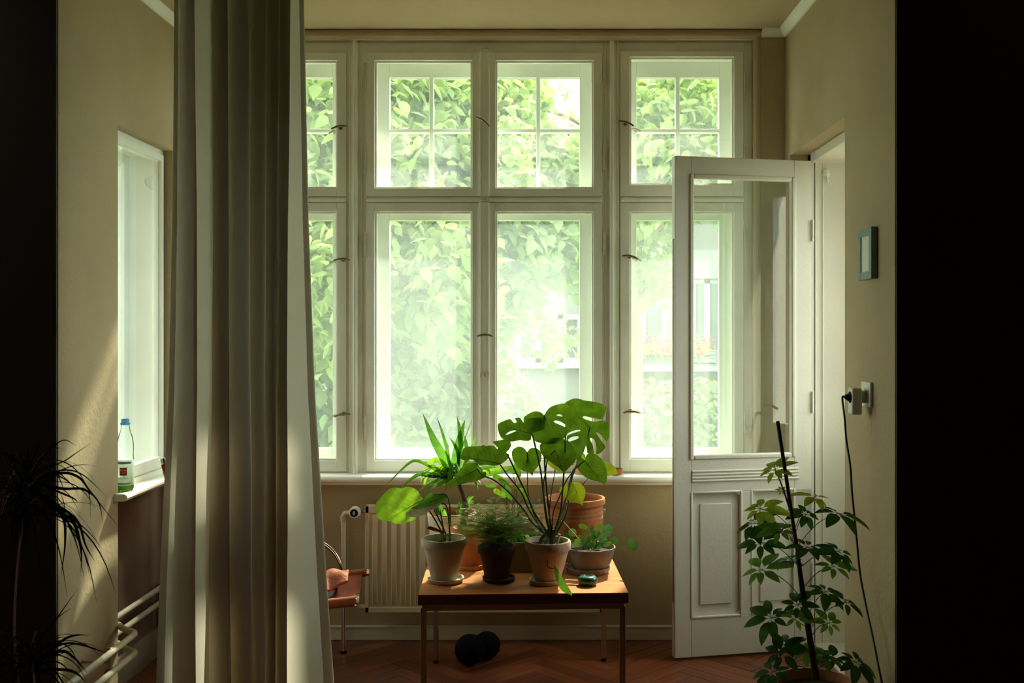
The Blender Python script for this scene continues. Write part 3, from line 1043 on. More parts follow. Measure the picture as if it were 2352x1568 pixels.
# --- traced leaf blade: outline on its own tilted, cupped surface
def inside(p, poly):
    x, y = p
    c = False
    j = len(poly) - 1
    for i in range(len(poly)):
        xi, yi = poly[i]; xj, yj = poly[j]
        if (yi > y) != (yj > y) and x < (xj - xi) * (y - yi) / (yj - yi + 1e-12) + xi: c = not c
        j = i
    return c
def smooth_poly(poly, it=1):
    for _ in range(it):
        q = []
        n = len(poly)
        for i in range(n):
            a, b = poly[i], poly[(i + 1) % n]
            q.append((a[0] * .78 + b[0] * .22, a[1] * .78 + b[1] * .22))
            q.append((a[0] * .22 + b[0] * .78, a[1] * .22 + b[1] * .78))
        poly = q
    return poly
def blade(parent, outline, d0, gx=0.0, gy=0.0, cup=0.0, holes=(), m='leaf_mon', base=None, tip=None, step=4.0, label=None, sm=1, wav=0.002, veins=True, name='leaf'):
    """outline in photo pixels; the surface lies at depth d0 + gx*dx + gy*dy + cup*r^2 (metres per pixel)"""
    out = smooth_poly(outline, sm)
    hs = [smooth_poly(h, 1) for h in holes]
    cx = sum(p[0] for p in out) / len(out); cy = sum(p[1] for p in out) / len(out)
    verts = [Vector(p) for p in out]
    edges = [(i, (i + 1) % len(out)) for i in range(len(out))]
    for h in hs:
        b = len(verts)
        verts += [Vector(p) for p in h]
        edges += [(b + i, b + (i + 1) % len(h)) for i in range(len(h))]
    x0, x1 = min(p[0] for p in out), max(p[0] for p in out)
    y0, y1 = min(p[1] for p in out), max(p[1] for p in out)
    y = y0 + step * .5
    row = 0
    while y < y1:
        x = x0 + step * (.5 if row % 2 else .25)
        while x < x1:
            if inside((x, y), out) and not any(inside((x, y), h) for h in hs):
                verts.append(Vector((x, y)))
            x += step
        y += step * .9; row += 1
    vs, es, fs, *_ = delaunay_2d_cdt(verts, edges, [], 0, 1e-4)
    fs = [f for f in fs if (lambda c: inside(c, out) and not any(inside(c, h) for h in hs))((sum(vs[i][0] for i in f) / len(f), sum(vs[i][1] for i in f) / len(f)))]
    bx, by = base if base else (cx, cy)
    tx, ty = tip if tip else (cx, cy)
    L = math.hypot(tx - bx, ty - by) or 1
    ux, uy = (tx - bx) / L, (ty - by) / L
    def depth(px, py):
        dx, dy = px - cx, py - cy
        across = abs(-(px - bx) * uy + (py - by) * ux)
        return d0 + gx * dx + gy * dy + cup * (dx * dx + dy * dy) - 0.00018 * across + wav * math.sin(px * .16 + py * .11) * min(1, across / 12)
    mb = MB()
    mb.add([P(v[0], v[1], depth(v[0], v[1])) for v in vs], fs)
    o = mb.build(name, M[m], parent, angle=180)
    if label: o['label'] = label
    if veins and base and tip:
        mb = MB()
        npt = 10
        line = [(bx + (tx - bx) * i / (npt - 1), by + (ty - by) * i / (npt - 1)) for i in range(npt)]
        mb.tube([P(q[0], q[1], depth(*q) - .0007) for q in line], [.0013 * (1 - .8 * i / (npt - 1)) for i in range(npt)], 6)
        for i in range(1, npt - 2, 1):
            for s in (-1, 1):
                q = line[i]
                ln = L * .42 * math.sin(PI * (i + 1) / (npt))
                e = (q[0] + (ux * .55 - s * uy * .85) * ln, q[1] + (uy * .55 + s * ux * .85) * ln)
                seg = []
                for t in (0, .33, .66, 1):
                    w = (q[0] + (e[0] - q[0]) * t, q[1] + (e[1] - q[1]) * t)
                    if inside(w, out) and not any(inside(w, h) for h in hs): seg.append(P(w[0], w[1], depth(*w) - .0003))
                    else: break
                if len(seg) > 1: mb.tube(seg, .0004, 4)
        mb.build('midrib', M['vein'] if m in ('leaf_mon', 'leaf_mid') else M[m], o)
    return o
def cA(pts): return [(1120 + x / 6.533, 900 + y / 6.533) for x, y in pts]
def cB(pts): return [(850 + x / 5.6, 940 + y / 5.6) for x, y in pts]
def cC(pts): return [(960 + x / 6.533, 1120 + y / 6.533) for x, y in pts]
def cD(pts): return [(1200 + x / 6.03, 1100 + y / 6.03) for x, y in pts]
def stem(parent, pts, r0, r1, m='stem', name='stem', n=16, seg=8):
    mb = MB()
    pp = spline(pts, n)
    mb.tube(pp, [r0 + (r1 - r0) * i / (n - 1) for i in range(n)], seg)
    return mb.build(name, M[m], parent)
def ps(pts, d):
    return [P(q[0], q[1], (d[0] + (d[1] - d[0]) * i / (len(pts) - 1)) if isinstance(d, tuple) else d) for i, q in enumerate(pts)]

# ---- 3: monstera in the taupe pot
p3 = saucer(1254, 1338, .0665, M['clay_taupe'], 'pale clay saucer under the tall split-leaf plant')
DM = p3.y
mon = thing('potted_monstera', 'tall split-leaf plant in a taupe clay pot, right of table centre', 'plant', (p3.x, p3.y, TZ + SD))
c = Vector((wx(1258, DM), DM, TZ + SD))
mb = MB(); mb.lathe(pot_profile(.091, .160, .050, rim=.036), c, 48)
mb.build('pot', M['clay_taupe'], mon)
soil(mon, c, .078, .140)
O1 = [(850,355),(895,265),(960,215),(1050,185),(1150,165),(1230,215),(1275,290),(1290,400),(1265,490),(1240,555),(1215,500),(1180,490),(1190,540),(1210,590),(1190,650),(1100,740),(950,790),(780,765),(700,730),(665,640),(620,600),(565,540),(540,470),(540,380),(590,340),(640,310),(700,290),(760,290),(810,310)]
H1 = [(1025,348),(1065,335),(1100,338),(1132,370),(1080,362)]
H2 = [(978,438),(1040,425),(1110,450),(1170,490),(1172,530),(1100,500),(1020,465)]
blade(mon, cA(O1), DM + .04, gx=.0003, gy=-.0006, cup=-2e-6, holes=[cA(H1), cA(H2)], base=cA([(850,358)])[0], tip=cA([(1010,740)])[0])
O2 = [(1150,165),(1220,125),(1300,92),(1370,98),(1440,125),(1550,138),(1650,155),(1730,185),(1788,228),(1770,300),(1745,370),(1722,412),(1600,395),(1450,358),(1425,372),(1440,395),(1520,430),(1620,448),(1680,430),(1750,432),(1810,465),(1825,520),(1822,600),(1828,650),(1810,710),(1790,750),(1740,690),(1700,640),(1650,605),(1620,608),(1670,680),(1720,750),(1775,825),(1740,870),(1700,910),(1650,940),(1622,930),(1632,860),(1625,780),(1600,710),(1560,688),(1535,692),(1545,730),(1580,800),(1592,870),(1595,925),(1540,918),(1495,925),(1490,850),(1475,800),(1455,815),(1430,890),(1400,960),(1330,1010),(1280,1100),(1250,1090),(1230,1000),(1200,900),(1190,780),(1182,655),(1260,622),(1390,585),(1395,568),(1330,568),(1250,595),(1195,625),(1170,560),(1160,450),(1150,300)]
H3 = [(1205,712),(1250,680),(1320,660),(1365,668),(1370,690),(1300,722),(1215,748)]
blade(mon, cA(O2), DM + .10, gx=.0004, gy=-.0008, cup=-2e-6, holes=[cA(H3)], base=cA([(1540,535)])[0], tip=cA([(1290,300)])[0])
O3 = [(145,500),(165,470),(240,435),(320,405),(345,410),(390,460),(420,465),(440,445),(405,395),(430,388),(485,382),(510,420),(545,470),(580,470),(600,400),(700,380),(850,380),(850,560),(800,580),(720,595),(670,615),(655,660),(650,720),(600,735),(540,730),(490,718),(420,735),(355,745),(300,730),(230,710),(200,680),(165,610)]
H4 = [(265,640),(320,595),(380,575),(445,580),(380,605),(310,635)]
blade(mon, cA(O3), DM - .03, gx=.0006, gy=-.0010, cup=-2e-6, holes=[cA(H4)], base=cA([(665,630)])[0], tip=cA([(200,500)])[0])
O4 = [(775,800),(830,740),(880,700),(980,680),(1080,685),(1150,705),(1230,750),(1290,830),(1320,930),(1305,1020),(1250,1110),(1180,1180),(1140,1215),(1080,1140),(1000,1090),(900,1020),(840,970),(790,900)]
blade(mon, cA(O4), DM - .015, gx=-.0002, gy=-.0010, cup=-3e-6, base=cA([(1010,870)])[0], tip=cA([(1140,1212)])[0])
O5 = [(820,930),(860,1040),(930,1110),(1000,1160),(1080,1195),(1145,1220),(1160,1100),(1100,980),(950,900)]
blade(mon, cA(O5), DM + .03, gy=-.0008, m='leaf_yel', veins=False, label='yellowing leaf')
O6 = [(595,905),(620,860),(660,835),(720,835),(780,870),(812,930),(805,1020),(770,1100),(720,1160),(685,1205),(668,1280),(655,1235),(610,1200),(520,1180),(450,1130),(390,1040),(360,950),(362,890),(395,845),(450,820),(510,820),(560,850)]
blade(mon, cA(O6), DM + .02, gx=.0002, gy=-.0003, cup=-3e-6, base=cA([(595,908)])[0], tip=cA([(665,1240)])[0])
O7 = [(1455,1030),(1475,960),(1500,925),(1560,917),(1630,935),(1700,990),(1750,1060),(1785,1160),(1798,1280),(1780,1350),(1748,1415),(1735,1375),(1680,1345),(1590,1330),(1480,1290),(1400,1220),(1345,1140),(1325,1060),(1340,1000),(1380,980),(1420,990)]
blade(mon, cA(O7), DM + .0, gx=-.0004, gy=-.0006, cup=-3e-6, base=cA([(1455,1032)])[0], tip=cA([(1735,1370)])[0])
O8 = [(700,35),(770,40),(840,90),(878,160),(870,240),(840,300),(830,385),(815,345),(740,325),(660,310),(600,270),(560,230),(520,200),(508,150),(530,100),(600,60)]
blade(mon, cD(O8), DM + .02, gy=-.0005, cup=-4e-6, m='leaf_yel', base=cD([(690,50)])[0], tip=cD([(825,350)])[0], label='yellowing leaf')
O9 = [(1740,1030),(1830,1060),(1900,1110),(1960,1210),(1930,1240),(1860,1250),(1790,1262),(1700,1200),(1680,1080)]
blade(mon, cA(O9), DM + .08, gy=-.0005, m='leaf_yel', veins=False, label='bright yellow leaf')
O10 = [(1160,620),(1190,520),(1220,480),(1330,475),(1420,470),(1480,450),(1470,470),(1560,458),(1610,480),(1628,512),(1650,500),(1600,440),(1560,415),(1680,395),(1750,380),(1800,400),(1818,460),(1790,520),(1750,550),(1770,570),(1795,575),(1780,630),(1720,680),(1650,720),(1580,725),(1500,710),(1420,720),(1380,690),(1330,650),(1290,640),(1220,660),(1170,640)]
blade(mon, cB(O10), DM - .08, gx=.0008, gy=-.0012, cup=-3e-6, base=cB([(1690,700)])[0], tip=cB([(1180,600)])[0])
O11 = [(950,990),(1000,930),(1080,880),(1120,820),(1180,740),(1250,690),(1330,680),(1390,700),(1380,760),(1430,800),(1490,800),(1500,840),(1450,890),(1350,930),(1250,940),(1150,970),(1050,1000)]
blade(mon, cB(O11), DM - .12, gx=.0006, gy=-.0010, cup=-3e-6, base=cB([(1380,765)])[0], tip=cB([(1000,975)])[0])
O12 = [(1200,960),(1260,900),(1400,880),(1480,960),(1440,1050),(1330,1010)]
blade(mon, cA(O12), DM + .14, m='leaf_brt', veins=False)
crown = cA([(960, 1800)])[0]
root = (1268, 1240)
PT = [
 (cA([(850,360),(850,900),(880,1400)]) + [root], (DM + .04, DM), .0042, .0032),
 (cA([(1540,535),(1440,870),(1390,970),(1260,1300)]) + [(1300,1180), root], (DM + .10, DM), .004, .0032),
 (cA([(1170,650),(1155,1000),(1130,1400)]) + [(1288,1170), (1276,1215), root], (DM - .02, DM), .0045, .003),
 (cA([(665,625),(700,750),(790,1150),(835,1500)]) + [(1256,1190), root], (DM - .03, DM), .004, .003),
 (cA([(1010,870),(900,1020),(870,1200),(840,1400)]) + [(1253,1185), root], (DM - .02, DM), .003, .0022),
 (cA([(595,908),(600,1300),(605,1500)]) + [(1222,1170), (1245,1215), root], (DM + .02, DM), .003, .002),
 (cA([(1455,1032),(1330,1140),(1180,1330),(1080,1568)]) + [(1270,1180), root], (DM, DM), .003, .0022),
 (cA([(300,940),(400,1150),(600,1568)]) + [(1229,1180), root], (DM - .08, DM), .0045, .0028),
 (cA([(190,1090),(300,1250),(500,1500)]) + [(1215,1170), (1250,1225), root], (DM - .08, DM), .004, .0025),
 (cB([(1380,765),(1450,850),(1600,910),(1800,1080),(2000,1320)]) + [(1222,1200), root], (DM - .12, DM), .004, .0025),
 (cA([(1030,1060),(1000,1250),(950,1540)]) + [(1262,1190), root], (DM + .03, DM), .0025, .002),
 (cA([(1500,1300),(1420,1400)]) + [(1290,1190), root], (DM + .08, DM), .0022, .002),
 (cA([(1290,1150),(1230,1350),(1180,1568)]) + [(1278,1210), root], (DM + .04, DM), .0045, .003),
]
for pts, dd, r0, r1 in PT:
    stem(mon, ps(pts, dd), r1, r0, name='petiole', n=18)
# stem base, support stubs, aerial roots
stem(mon, [P(1268, 1262, DM), P(1268, 1240, DM), P(1270, 1215, DM)], .012, .008)
stem(mon, [P(1235, 1262, DM), P(1245, 1235, DM), P(1262, 1215, DM)], .008, .006)
o = stem(mon, [P(1279, 1252, DM), P(1282, 1240, DM), P(1285, 1226, DM)], .0055, .0050, 'clay_grey', 'cut_stake')
o['label'] = 'pale cut stake end'
stem(mon, ps(cD([(400,545),(460,545),(560,590),(620,650),(700,740),(800,850)]), DM + .05), .003, .0018, 'clay_taupe', 'aerial_root')
ov = stem(mon, ps(cD([(310,870),(345,960),(360,1080),(345,1190),(380,1230),(430,1235)]), (DM - .02, DM - .13)), .0025, .0022, 'leaf_mid', 'petiole')
LB = [(430,1165),(470,1220),(530,1320),(590,1420),(640,1500),(685,1580),(690,1620),(640,1590),(560,1560),(510,1500),(470,1400),(440,1280)]
blade(mon, cD(LB), DM - .15, gx=-.0002, gy=-.0006, m='leaf_mid', veins=False, wav=0, label='narrow drooping leaf')
stem(mon, ps([(1313, 1367), (1316, 1374), (1314, 1381)], DM - .16), .0012, .0005, 'leaf_mid', 'leaf_tip')

# ---- 1: plant in the grey pot
p1 = saucer(1024, 1335, .073, M['clay_grey'], 'grey-beige clay saucer at the left end of the table')
D1 = p1.y
lp = thing('potted_philodendron', 'grey-beige clay pot with a few large drooping leaves, left end of table', 'plant', (p1.x, p1.y, TZ + SD))
c = Vector((wx(1020, D1), D1, TZ + SD))
mb = MB(); mb.lathe(pot_profile(.090, .166, .051, rim=.032), c, 48)
mb.build('pot', M['clay_grey'], lp)
soil(lp, c, .076, .138)
K = [(55,1260),(80,1200),(140,1130),(200,1060),(260,1010),(340,1000),(400,1020),(460,990),(540,1000),(610,1040),(640,1090),(660,1130),(690,1150),(640,1190),(560,1250),(520,1300),(560,1350),(600,1400),(560,1430),(470,1450),(400,1480),(320,1470),(270,1440),(220,1430),(190,1450),(110,1410),(75,1340)]
blade(lp, cB(K), D1 + .06, gx=.0006, gy=-.0004, cup=4e-6, m='leaf_brt', base=cB([(690,1150)])[0], tip=cB([(190,1440)])[0], label='large bright green leaf', wav=.004)
L_ = [(520,1270),(600,1230),(670,1180),(720,1120),(760,1070),(830,1080),(900,1100),(980,1080),(990,1130),(960,1190),(880,1240),(760,1260),(650,1270),(560,1290)]
blade(lp, cB(L_), D1 + .0, gx=.0004, gy=-.0012, m='leaf_mid', base=cB([(985,1110)])[0], tip=cB([(540,1280)])[0], wav=.004)
M_ = [(450,1330),(520,1310),(640,1260),(760,1240),(900,1190),(945,1190),(860,1260),(770,1300),(720,1330),(650,1370),(560,1390),(480,1370)]
blade(lp, cB(M_), D1 - .03, gx=.0002, gy=-.0006, m='leaf_pale', veins=False, wav=.004, label='dry curled leaf, pale and brown')
Br = [(140,610),(170,570),(240,590),(310,620),(370,660),(290,660),(210,640)]
blade(lp, cC(Br), D1 - .01, m='leaf_brown', veins=False, label='withered brown leaf')
for pts in ([(170,340),(250,470),(320,600),(400,740),(420,800)], [(240,330),(340,520),(420,700),(440,820)], [(330,340),(370,560),(390,820)], [(340,230),(420,260),(455,400),(475,650),(480,820)], [(140,600),(300,640),(400,730),(430,800)]):
    stem(lp, ps(cC(pts), D1), .0028, .0036, name='petiole')
o = stem(lp, ps(cC([(435,840),(440,760),(442,730)]), D1 - .02), .0045, .0045, 'clay_grey', 'cut_stake'); o['label'] = 'pale stake with dark top'
stem(lp, ps(cB([(690,1150),(800,1120),(960,1090),(1020,1200),(1030,1500)]), D1 + .03), .0026, .0032, name='petiole')

# ---- 2: asparagus fern in the dark pot
p2 = saucer(1146, 1333, .066, M['clay_dark'], 'dark brown clay saucer under the feathery fern')
D2 = p2.y
fn = thing('potted_fern', 'feathery asparagus fern in a small dark brown clay pot', 'plant', (p2.x, p2.y, TZ + SD))
c = Vector((wx(1141, D2), D2, TZ + SD))
mb = MB(); mb.lathe(pot_profile(.076, .134, .047, rim=.030), c, 48)
mb.build('pot', M['clay_dark'], fn)
soil(fn, c, .062, .112)
mbs, needles = MB(), MB()
rf = random.Random(3)
sprays = []
for k in range(56):
    a = rf.uniform(0, 2 * PI); r = rf.uniform(.004, .035)
    b = c + Vector((r * math.cos(a), r * math.sin(a), .112))
    h = rf.uniform(.07, .20)
    lean = rf.uniform(.05, .27) * (1.0 if h < .2 else .8)
    a2 = rf.uniform(0, 2 * PI)
    top = b + Vector((lean * math.cos(a2), lean * .8 * math.sin(a2), h))
    mid = b.lerp(top, .55) + Vector((-(top - b).x * .25, -(top - b).y * .25, .02))
    pts = spline([b, mid, top], 10)
    mbs.tube(pts, [.0011 - .00007 * i for i in range(10)], 5)
    for j in range(2, 10):
        for q in range(2):
            sprays.append((pts[j], rf.uniform(0, 2 * PI), rf.uniform(.035, .09) * (1 if j < 9 else .7)))
for (o_, a, ln) in sprays:
    d = Vector((math.cos(a), math.sin(a), rf.uniform(-.15, .25))).normalized()
    e = o_ + d * ln
    mbs.tube([o_, o_.lerp(e, .5) + Vector((0, 0, .003)), e], [.0005, .0004, .0002], 3, cap=False)
    side = d.cross(Vector((0, 0, 1))).normalized()
    nst = int(ln / .0032)
    for i in range(nst):
        t = (i + 1) / nst
        q = o_.lerp(e, t)
        wl_ = .016 * math.sin(PI * min(1, .15 + t * .85)) + .003
        for s in (-1, 1):
            dd = (side * s * .8 + d * .6 + Vector((0, 0, rf.uniform(-.35, .35)))).normalized() * wl_ * rf.uniform(.7, 1.1)
            n2 = dd.cross(Vector((0, 0, 1))).normalized() * .0008
            needles.add([q - n2, q + n2, q + dd], [(0, 1, 2)])
mbs.build('stems', M['stem'], fn, kind='stuff')
needles.build('foliage', M['fern'], fn, smooth=False, kind='stuff')

# ---- terracotta pot with the yucca
d6 = (EYE - TZ) * F / (1303 - CY)
p6 = Vector((wx(1079, d6), d6, TZ))
mb = MB()
mb.lathe([(.0001, 0), (.062, 0), (.066, .003), (.068, .016), (.067, .018), (.061, .018), (.060, .008), (.0001, .007)], (0, 0, 0), 40)
o = mb.build('saucer', M['terra']); o.location = p6
tag(o, 'orange terracotta saucer behind the grey pot', 'saucer', 'clay saucers under the pots')
yu = thing('potted_yucca', 'palm-like yucca with upright blades in an orange terracotta pot', 'plant', (p6.x, p6.y, TZ + SD))
c = Vector((p6.x, p6.y, TZ + .0085))
mb = MB(); mb.lathe(pot_profile(.072, .162, .052, rim=.022, overhang=.003), c, 44)
mb.build('pot', M['terra'], yu)
soil(yu, c, .060, .140)
dY = p6.y
stem(yu, [P(1061, 1216, dY), P(1066, 1190, dY), P(1070, 1165, dY), P(1063, 1135, dY), P(1052, 1105, dY)], .016, .009, 'stem_b', 'trunk', seg=12)
def strap(parent, pts, w, m='leaf_yuc', fold=.25, n=14, name='leaf', twist=0, face=None):
    """long blade following a curve, V-folded"""
    pp = spline(pts, n)
    vs, fs = [], []
    fc = Vector(face) if face else Vector((0, -1, .25))
    for i, p in enumerate(pp):
        t = (pp[min(i + 1, n - 1)] - pp[max(i - 1, 0)]).normalized()
        side = t.cross(fc)
        if side.length < .1: side = t.cross(Vector((1, 0, 0)))
        side.normalize()
        if twist:
            side = Matrix.Rotation(twist * i / n, 3, t) @ side
        nn = side.cross(t).normalized()
        u = i / (n - 1)
        ww = w * .5 * (min(1, .45 + u * 3.0) if u < .3 else 1) * (1 - max(0, (u - .35) / .65) ** 1.8)
        ww = max(ww, .0003)
        vs += [p - side * ww + nn * ww * fold, p, p + side * ww + nn * ww * fold]
    for i in range(n - 1):
        a = i * 3
        fs += [(a, a + 1, a + 4, a + 3), (a + 1, a + 2, a + 5, a + 4)]
    mb = MB(); mb.add(vs, fs)
    return mb.build(name, M[m], parent, angle=180)
B0 = [ # (points in crop B, width m, material)
 ([(1040,830),(960,640),(820,390),(675,45)], .040, 'leaf_yuc'),
 ([(1035,800),(1000,560),(930,300),(858,98)], .015, 'leaf_yuc'),
 ([(1085,820),(1110,600),(1160,360),(1222,128)], .038, 'leaf_yuc'),
 ([(1120,780),(1170,500),(1150,250),(1120,90)], .022, 'leaf_yuc'),
 ([(1150,760),(1130,560),(1080,440),(1020,362)], .015, 'leaf_mid'),
 ([(1200,760),(1260,600),(1330,450),(1372,285)], .016, 'leaf_yuc'),
 ([(1180,780),(1250,620),(1235,450),(1215,330)], .022, 'leaf_yuc'),
 ([(1060,830),(1020,640),(1008,520),(1000,410)], .006, 'leaf_mid'),
 ([(1100,820),(1180,500),(1240,320),(1318,100)], .005, 'leaf_mid'),
 ([(1050,860),(930,790),(720,690),(560,670)], .016, 'leaf_mid'),
 ([(1060,870),(960,830),(860,780),(735,735)], .018, 'leaf_dark'),
 ([(1060,900),(900,850),(640,835),(500,920),(370,1030)], .018, 'leaf_mid'),
 ([(1060,920),(860,920),(740,960),(620,1060)], .015, 'leaf_mid'),
 ([(1080,900),(900,870),(760,860),(660,860)], .014, 'leaf_dark'),
 ([(1050,840),(900,660),(800,665),(700,780),(648,955)], .022, 'leaf_brt'),
 ([(1060,860),(930,760),(820,790),(720,900),(690,1020)], .026, 'leaf_brt'),
 ([(1060,880),(950,930),(850,980),(740,1050)], .018, 'leaf_mid'),
 ([(1200,850),(1480,810),(1700,760),(1890,722)], .022, 'leaf_brt'),
 ([(1200,880),(1450,860),(1700,800),(1900,750)], .014, 'leaf_yuc'),
 ([(1180,860),(1400,770),(1560,740),(1660,750)], .016, 'leaf_mid'),
 ([(1120,860),(1060,790),(1020,800),(990,860)], .020, 'leaf_mid'),
]
ri = random.Random(5)
for pts, w, m in B0:
    q = cB(pts)
    dv = ri.uniform(-.05, .05)
    strap(yu, [P(a, b, dY + dv * i / (len(q) - 1)) for i, (a, b) in enumerate(q)], w, m)
hub = P(1056, 1095, dY)
for k in range(34):
    a = 2 * PI * k / 34 * 1.618 * 3
    ln = ri.uniform(.10, .19)
    el = ri.uniform(-.1, .7)
    d = Vector((math.cos(a) * math.cos(el), math.sin(a) * math.cos(el), math.sin(el)))
    pts = [hub, hub + d * ln * .5 + Vector((0, 0, .015)), hub + d * ln * .9 + Vector((0, 0, -.02)), hub + d * ln * 1.05 + Vector((0, 0, -.06))]
    strap(yu, pts, ri.uniform(.010, .018), ri.choice(['leaf_mid', 'leaf_dark', 'leaf_mid', 'leaf_yuc']), n=10, face=(0, 0, 1))
# the loose grey blade pointing down to the left
strap(yu, ps(cB([(1040,900),(760,730),(600,660),(490,700),(300,880),(170,1028)]), (dY, dY - .08)), .012, 'leaf_mid')

# ---- white painted pot, back left
d7 = 4.40
p7 = Vector((wx(1038, d7), d7, TZ))
wp = thing('white_pot', 'chalky white painted clay pot at the back left of the table', 'pot', p7)
mb = MB(); mb.lathe([(.0001, 0), (.080, 0), (.084, .004), (.108, .178), (.1085, .184), (.106, .187), (.100, .187), (.098, .18), (.076, .02), (.0001, .018)], p7, 48)
mb.build('pot', M['white_pot'], wp)
mb = MB(); mb.lathe([(.0975, .150), (.1005, .188), (.103, .192), (.0985, .193), (.095, .188), (.093, .15)], p7, 48)
o = mb.build('liner_rim', M['terra'], wp); o['label'] = 'terracotta inner rim'
soil(wp, p7, .094, .165)
rr = random.Random(11)
for k in range(16):
    a = rr.uniform(0, 2 * PI); b = p7 + Vector((.05 * math.cos(a), .05 * math.sin(a), .165))
    e = b + Vector((.05 * math.cos(a), .05 * math.sin(a), rr.uniform(.04, .10)))
    strap(wp, [b, b.lerp(e, .6) + Vector((0, 0, .02)), e], .012, 'leaf_mid', n=8)

# ---- big terracotta pot
d5 = 4.36
p5 = Vector((wx(1320, d5), d5, TZ))
bp = thing('terracotta_pot', 'large orange terracotta pot with grooved collar, back right of table', 'pot', p5)
Hb = wz(1141, d5) - TZ
prof = [(.0001, 0), (.100, 0), (.104, .004), (.120, Hb * .62)]
for g in range(3):
    z = Hb * .66 + g * .018
    prof += [(.1225, z), (.1225, z + .010), (.1205, z + .013)]
prof += [(.123, Hb - .030), (.132, Hb - .026), (.1335, Hb - .010), (.131, Hb - .001), (.126, Hb), (.120, Hb - .003), (.117, Hb - .02), (.100, .03), (.0001, .028)]
mb = MB(); mb.lathe(prof, p5, 56)
mb.build('pot', M['terra'], bp, angle=60)
soil(bp, p5, .108, Hb * .62)

# ---- low bowl with round leaves
d4 = 4.09
p4 = Vector((wx(1350, d4), d4, TZ))
mb = MB()
mb.lathe([(.0001, 0), (.082, 0), (.086, .004), (.0925, .022), (.094, .026), (.091, .027), (.086, .024), (.078, .010), (.0001, .009)], (0, 0, 0), 48)
o = mb.build('saucer', M['bowl_clay']); o.location = p4
tag(o, 'wide brown saucer under the round-leaved plant bowl', 'saucer', 'clay saucers under the pots')
pl = thing('potted_pennywort', 'wide brown clay bowl of small round leaves on the right of the table', 'plant', p4 + Vector((0, 0, .01)))
Hw = wz(1254, d4) - TZ - .01
c = Vector((wx(1356, d4), d4, TZ + .010))
mb = MB(); mb.lathe([(.0001, 0), (.066, 0), (.070, .004), (.088, Hw * .45), (.101, Hw * .88), (.104, Hw - .004), (.1025, Hw), (.098, Hw), (.095, Hw - .006), (.080, Hw * .45), (.06, .014), (.0001, .012)], c, 52)
mb.build('bowl', M['bowl_clay'], pl, angle=60)
soil(pl, c, .092, Hw - .020)
PN = [(840,655,66,38,.3),(885,750,58,34,.1),(960,690,30,60,.2),(1080,665,52,52,0),(1190,690,62,66,0),(1180,755,58,44,0),(1000,770,48,60,.2),(940,840,58,52,.5),(1110,830,58,60,.4),(1038,925,60,48,.2),(1275,845,52,58,.5),(1525,903,60,98,-.3),(750,880,62,52,0),(850,865,56,44,0),(590,785,60,46,0),(690,740,60,60,.4),(790,810,44,36,0),(1200,890,42,32,0),(1160,905,46,30,0),(1045,750,40,60,.1),(640,850,50,40,0),(980,860,40,30,0)]
rp_ = random.Random(4)
for (x, y, rx, ry, an) in PN:
    out = []
    for k in range(20):
        a = 2 * PI * k / 20
        ex, ey = rx * math.cos(a), ry * math.sin(a)
        out.append((x + ex * math.cos(an) - ey * math.sin(an), y + ex * math.sin(an) + ey * math.cos(an)))
    dd = d4 + rp_.uniform(-.06, .03)
    q = cD(out)
    blade(pl, q, dd, gx=rp_.uniform(-.0015, .0015), gy=-.0022, cup=1e-5, m='leaf_brt' if rp_.random() < .45 else 'leaf_mid', veins=False, wav=0, step=3.2)
    cen = cD([(x, y)])[0]
    rt = (1352 + rp_.uniform(-18, 18), 1262)
    e = P(cen[0], cen[1], dd + .002)
    b = P(rt[0], rt[1], d4)
    stem(pl, [b, b.lerp(e, .5) + Vector((0, .0, .01)), e], .0014, .0009, 'leaf_mid', 'petiole', n=8, seg=5)

# ---- long brown trough behind the fern
tr = thing('planter_trough', 'long dark brown planter trough of low green leaves behind the fern', 'planter', (wx(1190, 4.16), 4.16, TZ))
X0, X1 = wx(1135, 4.08), wx(1262, 4.08)
zt2 = wz(1246, 4.08)
mb = MB()
mb.box(X0, X1, 4.08, 4.092, TZ, zt2); mb.box(X0, X1, 4.23, 4.242, TZ, zt2)
mb.box(X0, X0 + .012, 4.092, 4.23, TZ, zt2); mb.box(X1 - .012, X1, 4.092, 4.23, TZ, zt2)
mb.box(X0 + .012, X1 - .012, 4.092, 4.23, TZ, TZ + .012)
mb.box(X0 - .003, X1 + .003, 4.077, 4.084, zt2 - .012, zt2)
mb.build('trough', M['trough'], tr, bev=0.003)
mb = MB(); mb.box(X0 + .012, X1 - .012, 4.092, 4.23, zt2 - .03, zt2 - .022)
mb.build('soil', M['soil'], tr)
rt_ = random.Random(8)
for k in range(34):
    b = Vector((rt_.uniform(X0 + .02, X1 - .02), rt_.uniform(4.1, 4.22), zt2 - .022))
    a = rt_.uniform(0, 2 * PI); ln = rt_.uniform(.04, .085)
    hgt = rt_.uniform(.02, .06)
    e = b + Vector((ln * math.cos(a), ln * .7 * math.sin(a), hgt))
    strap(tr, [b, b.lerp(e, .5) + Vector((0, 0, .02)), e], rt_.uniform(.014, .024), rt_.choice(['leaf_mid', 'leaf_brt', 'leaf_mid', 'leaf_dark']), n=8, face=(0, 0, 1))
